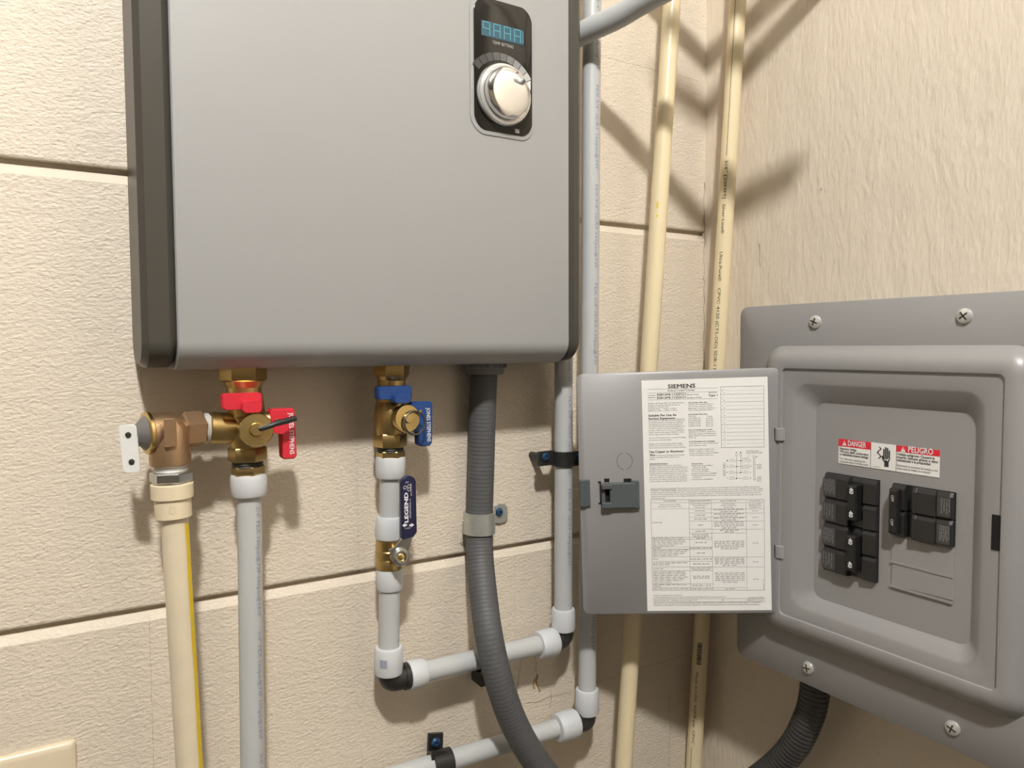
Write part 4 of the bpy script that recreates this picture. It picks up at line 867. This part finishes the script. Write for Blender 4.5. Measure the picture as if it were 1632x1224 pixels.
para = [('more than six main disconnecting means are', 565), ('provided and when not used as a lighting', 540), ('and appliance branch circuit panelboard', 532), ('(see Article 408-14 of the National Electrical', 557), ('Code) or when used with integral main', 540), ('breaker. When used as service equipment', 552), ('apply "Service disconnect" labels to main', 548), ('next to appropriate breaker handle(s).', 505)]
for i, (t_, x1) in enumerate(para): T(c6, t_, 208, x1, 499 + i * 19.2)
for t_, x1, y in (('Sum of CT breakers not to exceed 110 Amps', 570, 668), ('per branch circuit bus stab.', 427, 688), ('Single-pole circuit breakers with a single', 532, 725), ('handle are not permitted for use in a two', 545, 744), ('wire circuit connected to a 3-wire system.', 572, 763)): T(c6, t_, 210, x1, y)
T(c6, 'Use Copper or Aluminum', 213, 545, 806, 21, 0.014, 2); T(c6, 'Wire', 215, 270, 838, 21, 0.014, 2); T(c6, 'for all panel terminals and on circuit', 282, 552, 836)
T(c6, 'breaker terminals, when breakers are so', 215, 515, 856); T(c6, 'marked.', 215, 270, 875); T(c6, 'General Information:', 215, 393, 918, 12, 0.012); LN_(c6, 215, 922, 393, 921, 1.2)
para = [('Remove twistouts from trim only where', 530), ('breakers will be installed. All openings must', 585), ('be filled with breakers or filler plates. Circuit', 580), ('breaker overload trip position is indicated by', 585), ('handle position midway between ON and', 560), ('OFF. To reset, move handle to OFF position,', 585), ('then turn ON. For installation by a qualified', 575), ('person in accordance with all local electrical', 580), ('codes and/or the National Electrical Code.', 583)]
for i, (t_, x1) in enumerate(para): T(c6, t_, 217, x1, 937 + i * 19.2)
right = [('Ground Bar Wire Size', 593, 777, 322, 1), ('Copper: One #14-#4 AWG or', 593, 840, 341, 0), ('Two or Three #14-#10 AWG', 593, 822, 360, 0), ('Aluminum: One #12-#4 AWG or', 593, 862, 379, 0), ('Two or Three #12-#10 AWG', 593, 825, 397, 0), ('Neutral Bar Wire Size', 595, 777, 437, 1), ('Wire Size', 595, 668, 455, 0), ('Torque', 775, 828, 455, 0),
         ('Line Terminals A, B, and N', 597, 825, 588, 1), ('Suitable for 60/75C conductors.', 597, 862, 607, 0), ('Wire size: Copper and Aluminum', 597, 862, 626, 0), ('#4-2/0 AWG. Torque terminals to', 597, 870, 645, 0), ('50 lb.-ins.', 599, 672, 664, 0), ('Load Terminals: See markings', 600, 850, 702, 1), ('on breaker for torque requirements', 600, 883, 721, 0), ('and conductor rating.', 600, 772, 740, 0),
         ('ECLX1-4 Lug Kit: Suitable for', 600, 845, 778, 0), ('60/75C conductors. Wire size:', 600, 842, 797, 0), ('Copper and Aluminum #4-2/0 AWG.', 600, 892, 816, 0), ('Torque terminals to 45 lb.-ins.', 605, 837, 835, 0), ('Accessories:', 625, 735, 917, 1), ('Equipment Ground Bars', 625, 830, 936, 0), ('Series "EC1GB"', 642, 765, 955, 0), ('Filler Plate: ECQF3', 627, 790, 974, 0), ('Door Lock: ECQFL2', 627, 797, 993, 0), ('Breaker Hold-Down: ECMBR1', 627, 870, 1014, 0), ('3rd Branch Neutral Terminal:', 627, 860, 1033, 0), ('ECLX1-4', 642, 715, 1052, 0), ('Interlock Kit: ECSBPK01', 628, 832, 1071, 0)]
for t_, x0, x1, y, bd_ in right: T(c6, t_, x0, x1, y, 11.5, 0.012 * bd_)
for i, (a_, b_) in enumerate((('14-10 AWG CU', '20 lb.-ins.'), ('12-10 AWG AL', '25 lb.-ins.'), ('8 AWG CU/AL', '25 lb.-ins.'), ('6 AWG CU/AL', '35 lb.-ins.'), ('4 AWG CU/AL', '35 lb.-ins.'))): T(c6, a_, 595, 715, 474 + 19 * i); T(c6, b_, 765, 838, 474 + 19 * i)
# circuit directory
for i in range(9):
    y = 162 + i * 74.1; LN_(c6, 907 + i, y, 1328 + i * 0.6, y - 10 + i * 0.4, 2.6 if i in (0, 8) else 1.7)
LN_(c6, 907, 162, 915, 755, 2.2); LN_(c6, 1328, 152, 1333, 748, 2.2)
for i in range(8):
    y = 199 + i * 74.1
    for k in range(44): LN_(c6, 960 + i * 0.7 + k * 8.3, y - k * 0.18, 964 + i * 0.7 + k * 8.3, y - k * 0.18, 1.8)
    T(c6, str(i + 1), 921 + i, 928 + i, y + 4, 10); T(c6, 'A', 938 + i, 946 + i, y - 11, 10); T(c6, 'B', 938 + i, 946 + i, y + 25, 10)
# bus diagram
LN_(c6, 1062, 835, 1064, 1055, 1.6); LN_(c6, 1103, 835, 1105, 998, 1.6); T(c6, 'A', 1055, 1068, 808, 13, 0.01); T(c6, 'B', 1097, 1110, 808, 13, 0.01)
for x in (1062, 1103):
    LN_(c6, x - 9, 815, x + 9, 815); LN_(c6, x - 9, 836, x + 9, 836); LN_(c6, x - 9, 815, x - 9, 836); LN_(c6, x + 9, 815, x + 9, 836)
for i, y in enumerate((882, 939, 998, 1056)):
    LN_(c6, 1040, y, 1125, y - 1, 1.8); T(c6, str(2 * i + 1), 968, 977, y + 6, 14); T(c6, str(2 * i + 2), 1193, 1203, y + 4, 14)
    for (cx_, sg) in ((1015, 1), (1152, 1)):
        for dy in (-9, 9):
            LN_(c6, cx_ - 25, y + dy + 4, cx_ - 10, y + dy - 8); LN_(c6, cx_ - 10, y + dy - 8, cx_, y + dy); LN_(c6, cx_, y + dy, cx_ + 10, y + dy - 8); LN_(c6, cx_ + 10, y + dy - 8, cx_ + 25, y + dy + 4)
    xd = 1062 if i % 2 else 1103; LN_(c6, xd - 5, y, xd + 5, y, 10)
LN_(c6, 1227, 855, 1228, 1075); LN_(c6, 1242, 855, 1243, 1075); LN_(c6, 1225, 835, 1245, 835); LN_(c6, 1225, 853, 1245, 853); LN_(c6, 1225, 835, 1225, 853); LN_(c6, 1245, 835, 1245, 853)
for k in range(14): LN_(c6, 1227, 868 + k * 15.5, 1243, 868 + k * 15.5, 1.2)
T(c6, 'N', 1252, 1264, 850, 13, 0.01); T(c6, 'SHORTED BARS', 1157, 1280, 795, 10); T(c6, 'MAIN OPENING LINES', 1157, 1315, 812, 10); LN_(c6, 1190, 820, 1155, 865, 1.4)
LN_(c6, 1118, 858, 1182, 857, 1.3); LN_(c6, 1182, 857, 1182, 958, 1.3); LN_(c6, 1118, 858, 1118, 958, 1.3); LN_(c6, 1118, 958, 1182, 958, 1.3)
for y, t_ in ((926, 'BOND'), (944, 'WHEN'), (962, 'REQD'), (1048, 'GND'), (1066, 'WHEN'), (1084, 'REQD')): T(c6, t_, 1263, 1306, y, 10)
LN_(c6, 1243, 920, 1260, 920); LN_(c6, 1243, 1060, 1260, 1060)
for a_ in ((930, 900, 955, 900), (955, 900, 957, 1030), (957, 1030, 932, 1030), (932, 1030, 930, 900)): LN_(c6, *a_, 1.2)
u0, v0 = c6(950, 1022); p_ = dpx(u0, v0, LN); text(LT, 'EQPT GND', flat(p_, db, da), 110 / 6.12 * pxm(p_), 11 / 6.12 * pxm(p_), 0, 1)
for t_, x0, x1, y in (('Short Circuit Current Rating: This panelboard has a maximum short circuit current rating of 100,000 Amps RMS symmetrical,', 95, 1060, 110), ('120/240V~. The actual rating is dependent on the branch breakers installed in the panelboard and the main/feeder breaker, if any,', 97, 1090, 127), ('installed ahead of the panelboard. The correct main breaker/feeder breaker/branch breaker series combinations to be used', 95, 1083, 144),
                      ('are listed in the tabulation below. Any circuit breaker installed, replaced, or added in this panelboard must be manufactured by', 95, 1062, 161), ('Siemens and must be of the correct type as indicated in the tabulation below. Use of other circuit breakers in this equipment will', 97, 1075, 178), ('void the warranty.', 97, 223, 195)): T(c7, t_, x0, x1, y, 10.5)
LN_(c7, 95, 113, 325, 112, 1.2)
xs_t = (95, 432, 630, 938, 1100); xs_b = (113, 447, 648, 950, 1105)
def X7(i, y): f_ = (y - 203) / 802.0; return xs_t[i] + (xs_b[i] - xs_t[i]) * f_
for i in range(5): LN_(c7, X7(i, 203), 203, X7(i, 1004), 1004, 2.0 if i in (0, 4) else 1.5)
LN_(c7, 95, 203, 1100, 200, 2.0); LN_(c7, 113, 1005, 1105, 1003, 2.0)
rows = {0: (228, 283, 535, 552, 622, 640, 710, 748, 798, 832, 948, 982), 1: (228, 283, 320, 357, 392, 463, 498, 537, 554, 622, 640, 708, 748, 798, 832, 948, 982), 2: (228, 283, 320, 357, 392, 463, 498, 709, 798, 982), 3: (283, 320, 392, 463, 709, 798)}
for c_, ys_ in rows.items():
    for y in ys_: LN_(c7, X7(c_, y), y, X7(c_ + 1, y), y - 0.8, 1.5)
def TC(col, txt, y, frac=0.8, ch=10.0, lefta=False):
    a_, b_ = X7(col, y), X7(col + 1, y); w_ = (b_ - a_) * frac; x0 = a_ + 8 if lefta else (a_ + b_) / 2 - w_ / 2
    T(c7, txt, x0, x0 + w_, y, ch)
TC(0, 'MAIN BREAKER', 219, 0.33); TC(0, 'When the main protecting', 252, 0.53); TC(0, 'the system is a Siemens Type', 269, 0.62)
TC(1, 'FEEDER/MAIN BREAKER', 219, 0.92); TC(1, 'And the breaker protecting', 243, 0.88); TC(1, 'the panelboard is a', 258, 0.66); TC(1, 'Siemens type', 274, 0.45)
TC(2, 'BRANCH BREAKER', 219, 0.46); TC(2, 'And the branch', 243, 0.36); TC(2, 'breakers installed are', 258, 0.44); TC(2, 'Siemens type', 274, 0.3)
for i, t_ in enumerate(('Then the Max.', 'Short Circuit Current', 'Rating in RMS', 'Symmetrical Amps', '120/240V~ is')): TC(3, t_, 217 + i * 14.5, (0.6, 0.86, 0.62, 0.72, 0.55)[i], 9.5)
for y, t_, f_ in ((410, 'NONE USED', 0.27), (548, 'MD64, MP64, Class J, T, R, or L Fuses', 0.80), (568, 'JXD2-A, JD4-A, JXD6-A, LXD2-A,', 0.86), (584, 'JXD6, MD6, MXD6, MXD6-A, HJXD6-A, HLXD6,', 0.88), (600, 'HJD6, HLD6, ND6, NXD6, HND6, FD6,', 0.80), (616, 'HXD6-A, CXD6, HXD6, HXD6', 0.58), (635, 'FD6, FXD6', 0.22), (655, 'JXD6-A, JD6-A, LXD6-A, LD6-A, MD6,', 0.95), (671, 'MXD6, HXD6-A, NXD6, HXD6, MD6-B,', 0.90), (687, 'FXD6, HD6, HXD6, HLD6, HMD6, HJXD,', 0.84), (702, 'HJXD6, HXD6, ND6, NX6', 0.66), (733, 'MPXG', 0.13), (768, 'HD46, MD46, MM46, MB46, MR46, MR46,', 0.92), (783, 'MM46, MX46, MN46', 0.44), (819, 'NONE USED', 0.27), (848, 'HFD6, HFXD6, HJD6-A, HJXD6-A,', 0.84), (863, 'HJD6, HLXD6, HLXD6-A, HLD6, HMD6,', 0.88), (879, 'HMXD6, HND6, HNXD6, HPD6, HPXD6,', 0.86), (895, 'HHD6, HRD6, HRXD6, CFD6, CJD6, CLD6,', 0.92), (910, 'CMD6, CND6, CPD6, CRD6, SCND6,', 0.82), (925, 'SCJ6, SCLD6, SCMD6, SHLD6, or', 0.76), (941, 'Class J, T, R, or L Fuses', 0.48), (962, 'HFD6, HFXD6, HHD6, 600V Class T Fuses -', 0.90), (976, '400A Max.', 0.20), (998, 'HFD6, HFD6, 300V Class T Fuses - 400A Max.', 0.93)): TC(0, t_, y, f_, 10, True)
for y, t_, f_ in ((306, 'NONE USED', 0.46), (344, 'NONE USED', 0.46), (379, 'QPH, BLH, QBH', 0.58), (431, 'QBHH', 0.22), (486, 'NONE USED', 0.46), (516, 'ED4, ED6, HQP-BD,', 0.74), (531, 'HQD, BD46, BD46', 0.68), (549, 'QPH, BLH', 0.38), (586, 'QPH, BLH, QB', 0.52), (636, 'NONE USED or QP, BL, QB', 0.96), (679, 'QPH, HQP', 0.38), (733, 'NONE USED or QP, BL, QB', 0.96), (776, 'QPH, BLH, QB, HQP', 0.72), (813, 'HED4, HED6, HQD, HDQ6', 0.92), (827, 'HDX6, HQDH, HQPH', 0.76), (885, 'ED4, ED6, QB, BD46,', 0.74), (901, 'BD46, BD46, BD46', 0.70), (968, 'NONE USED or QP, BL', 0.84), (997, 'NONE USED or QPH, BLH', 0.94)): TC(1, t_, y, f_)
random.seed(11)
codes = ['QP', 'QT', 'QTA', 'QAF', 'QAFH', 'QPF', 'QPFG', 'QPHF', 'QE', 'QEH', 'BL', 'BLF', 'BLE', 'BAF', 'HQP', 'QPH', 'BLHF', 'QPHB', 'QEB']
def code_line(n): return ', '.join(random.choice(codes) for _ in range(n))
for ys_, n in (((297, 313), 7), ((334, 350), 7), ((371, 386), 6), ((407, 424, 440, 457), 6), ((477, 492), 4), ((577, 593, 609, 625, 641), 7), ((726, 741, 757, 772, 788), 6), ((857, 873, 889, 905, 921, 937), 6), ((997,), 2)):
    for k, y in enumerate(ys_): nn_ = n if k < len(ys_) - 1 else max(2, n - 3); TC(2, code_line(nn_), y, 0.86 * nn_ / n if n > 4 else 0.28 * nn_ / 2)
for y, t_ in ((306, '10,000'), (362, '22,000'), (431, '42,000'), (591, '65,000'), (757, '65,000'), (912, '100,000')): TC(3, t_, y, 0.32)
u0, v0 = c7(1099, 1000); p_ = dpx(u0, v0, LN); text(LT, 'A5E03611171', flat(p_, db, da), 95 / 5.564 * pxm(p_), 7 / 5.564 * pxm(p_), 0, 1)
T(c7, '\u00a9 2003 Copyright Siemens Industry, Inc.', 120, 380, 1054, 10); T(c7, '\u00ae The National Electrical Code is a registered trademark of the National Fire Protection Association.', 120, 762, 1071, 10); T(c7, 'Assembled in Mexico', 960, 1098, 1073, 10)
LN_(c7, 113, 1080, 1112, 1077, 2); T(c7, 'Siemens Industry, Inc.', 122, 262, 1098, 11); T(c7, 'Peachtree Corners, Georgia, U.S.A.', 282, 508, 1098, 11); T(c7, 'JB', 724, 741, 1097, 12); T(c7, 'A5E03611171  Rev.01', 948, 1096, 1096, 11); LN_(c7, 115, 1107, 1114, 1105, 2)
T(c7, 'IMPORTANT: DO NOT ALLOW PETROLEUM BASED HYDROCARBON SPRAYS, CHEMICALS, SOLVENTS OR ANY PAINT TO CONTACT', 122, 1072, 1124, 10); T(c7, 'INTERIOR COMPONENTS. PETROLEUM BASED CHEMICALS CAN CAUSE DEGRADATION OF ELECTRICAL INSULATING MATERIALS.', 122, 1063, 1142, 10)
LT.build('label_print', 'black_ink', door, smooth=False)
# latch, catch, knockout, hinges
def dbox(mbx, u0, v0, u1, v1, n0, n1, inset=0.0004):
    a0, b0 = dab(u0, v1); a1, b1 = dab(u1, v0)
    f_ = lambda i, n_: [DP(a0 - i, b0 + i, n_), DP(a1 + i, b0 + i, n_), DP(a1 + i, b1 - i, n_), DP(a0 - i, b1 - i, n_)]
    mbx.loft([f_(0, n0), f_(0, n1 - inset), f_(inset, n1)]); return mbx
lt_ = MB(); dbox(lt_, 972, 768, 1011, 808, -0.001, 0.0075, 0.0008); dbox(lt_, 1009, 765, 1018, 809, -0.001, 0.0058, 0.0008); dbox(lt_, 959, 770, 975, 778, -0.001, 0.0095, 0.0008); dbox(lt_, 959, 799, 975, 808, -0.001, 0.0095, 0.0008); dbox(lt_, 959, 770, 964, 808, -0.001, 0.0042)
lt_.build('latch', 'latch_grey', door, smooth=False)
hb_ = MB(); dbox(hb_, 964, 778, 973, 799, 0.0, 0.0008); dbox(hb_, 963, 762.5, 971, 768, 0.0, 0.0008, 0.0001); dbox(hb_, 994, 762.5, 1006, 768, 0.0, 0.0008, 0.0001); dbox(hb_, 953, 767, 958, 769.5, 0.0, 0.0008, 0.0001); dbox(hb_, 954, 801, 959, 803.5, 0.0, 0.0008, 0.0001); dbox(hb_, 956.3, 769, 957.3, 802, 0.0, 0.0006, 0.0001); hb_.build('latch_opening', 'hole_black', door, smooth=False)
ct = MB(); dbox(ct, 924, 764, 933, 807, -0.004, 0.0052, 0.001); dbox(ct, 932, 764, 940, 807, -0.001, 0.0032, 0.001); ct.build('door_catch', 'latch_grey', door, smooth=False)
kc_ = dab(995.5, 735); kr = 12.6 * pxm(dpx(995, 735)); ko = MB()
for k in range(40):
    if k in (9, 10, 29, 30): continue
    a0, a1 = 2 * PI * k / 40, 2 * PI * (k + 1) / 40
    ko.add([DP(kc_[0] + kr * m_ * math.cos(t_), kc_[1] + kr * 1.08 * m_ * math.sin(t_), 0.0002) for (t_, m_) in ((a0, 1), (a1, 1), (a1, 0.94), (a0, 0.94))], [(0, 1, 2, 3)])
ko.build('knockout_groove', 'latch_grey', door, smooth=False)
for (v0, v1) in ((682, 702), (868.5, 888.5)):
    p_ = dpx(1244.5, v0, -0.0005); q_ = dpx(1244.5, v1, -0.0005); MB().cyl(p_, q_, 0.0066, None, 24, 0.0006).build('hinge_knuckle', 'panel_grey', door)
    gp = MB(); dbox(gp, 1234.2, v0, 1236.4, v1, 0.0, 0.0004, 0.0001); gp.build('hinge_gap', 'hole_black', door, smooth=False)
# ---- dark conduit out of the panel's underside
fx = thing('flexible_conduit', 'dark ribbed flexible conduit leaving the underside of the load center', 'conduit', (0.72, 0.50, H0 - 0.52))
bx_ = XC - 0.046
cw2 = [Vector((bx_, G(1301, 1092, bx_).y, zb_ + 0.0105)), G(1297, 1112, bx_), G(1286, 1150, bx_ - 0.001), G(1266, 1188, bx_ - 0.002), G(1235, 1222, bx_ - 0.003), G(1190, 1254, bx_ - 0.004), G(1135, 1280, bx_ - 0.006)]
pp, rs = ribbed(catmull(cw2), 0.0172, 0.0056, 0.0013); MB().tube(pp, rs, 26).build('hose', 'flex_black', fx, ang=60)
MB().lathe([(0.024, 0), (0.024, 0.010), (0.020, 0.013)], Vector((bx_, cw2[0].y, zb_ + 0.0108)), -EZ, 24).build('connector', 'flex_black', fx)

# ================================================================== SWITCH PLATE
pr_ = W(121.5, 1190, 0.004); zt3 = W(119, 1179.5, 0.004).z
sp_x1 = pr_.x; sp_w = 0.116; sp_h = 0.116
swp = thing('switch_plate', 'glossy cream wall plate at the foot of the block wall', 'wall plate', (sp_x1 - sp_w / 2, D, zt3 - sp_h))
def spl(i, y): return [Vector((sp_x1 - sp_w / 2 + x, y, zt3 - sp_h / 2 + z)) for x, z in rrect(sp_w - 2 * i, sp_h - 2 * i, 0.003)]
MB().loft([spl(0, D - 0.0002), spl(0, D - 0.0022), spl(0.0010, D - 0.0040), spl(0.0030, D - 0.0052), spl(0.0060, D - 0.0058)]).build('plate', 'plate_cream', swp)
for dx_ in (-0.023, 0.023):
    MB().box((sp_x1 - sp_w / 2 + dx_, D - 0.008, zt3 - sp_h / 2), (0.009, 0.010, 0.022)).build('toggle', 'plate_cream', swp)

# ================================================================== CEILING LAMP
lamp = thing('ceiling_light', 'round glowing glass globe lamp under the ceiling', 'lamp', (LAMP.x, LAMP.y, LAMP.z - LAMP_R))
MB().ball(LAMP, LAMP_R, 14).build('globe', 'lamp_glass', lamp)
MB().lathe([(0.075, 0), (0.075, 0.012), (0.045, 0.03), (0.03, 0.095)], Vector((LAMP.x, LAMP.y, ZT)), -EZ, 28).build('canopy', 'lamp_metal', lamp)
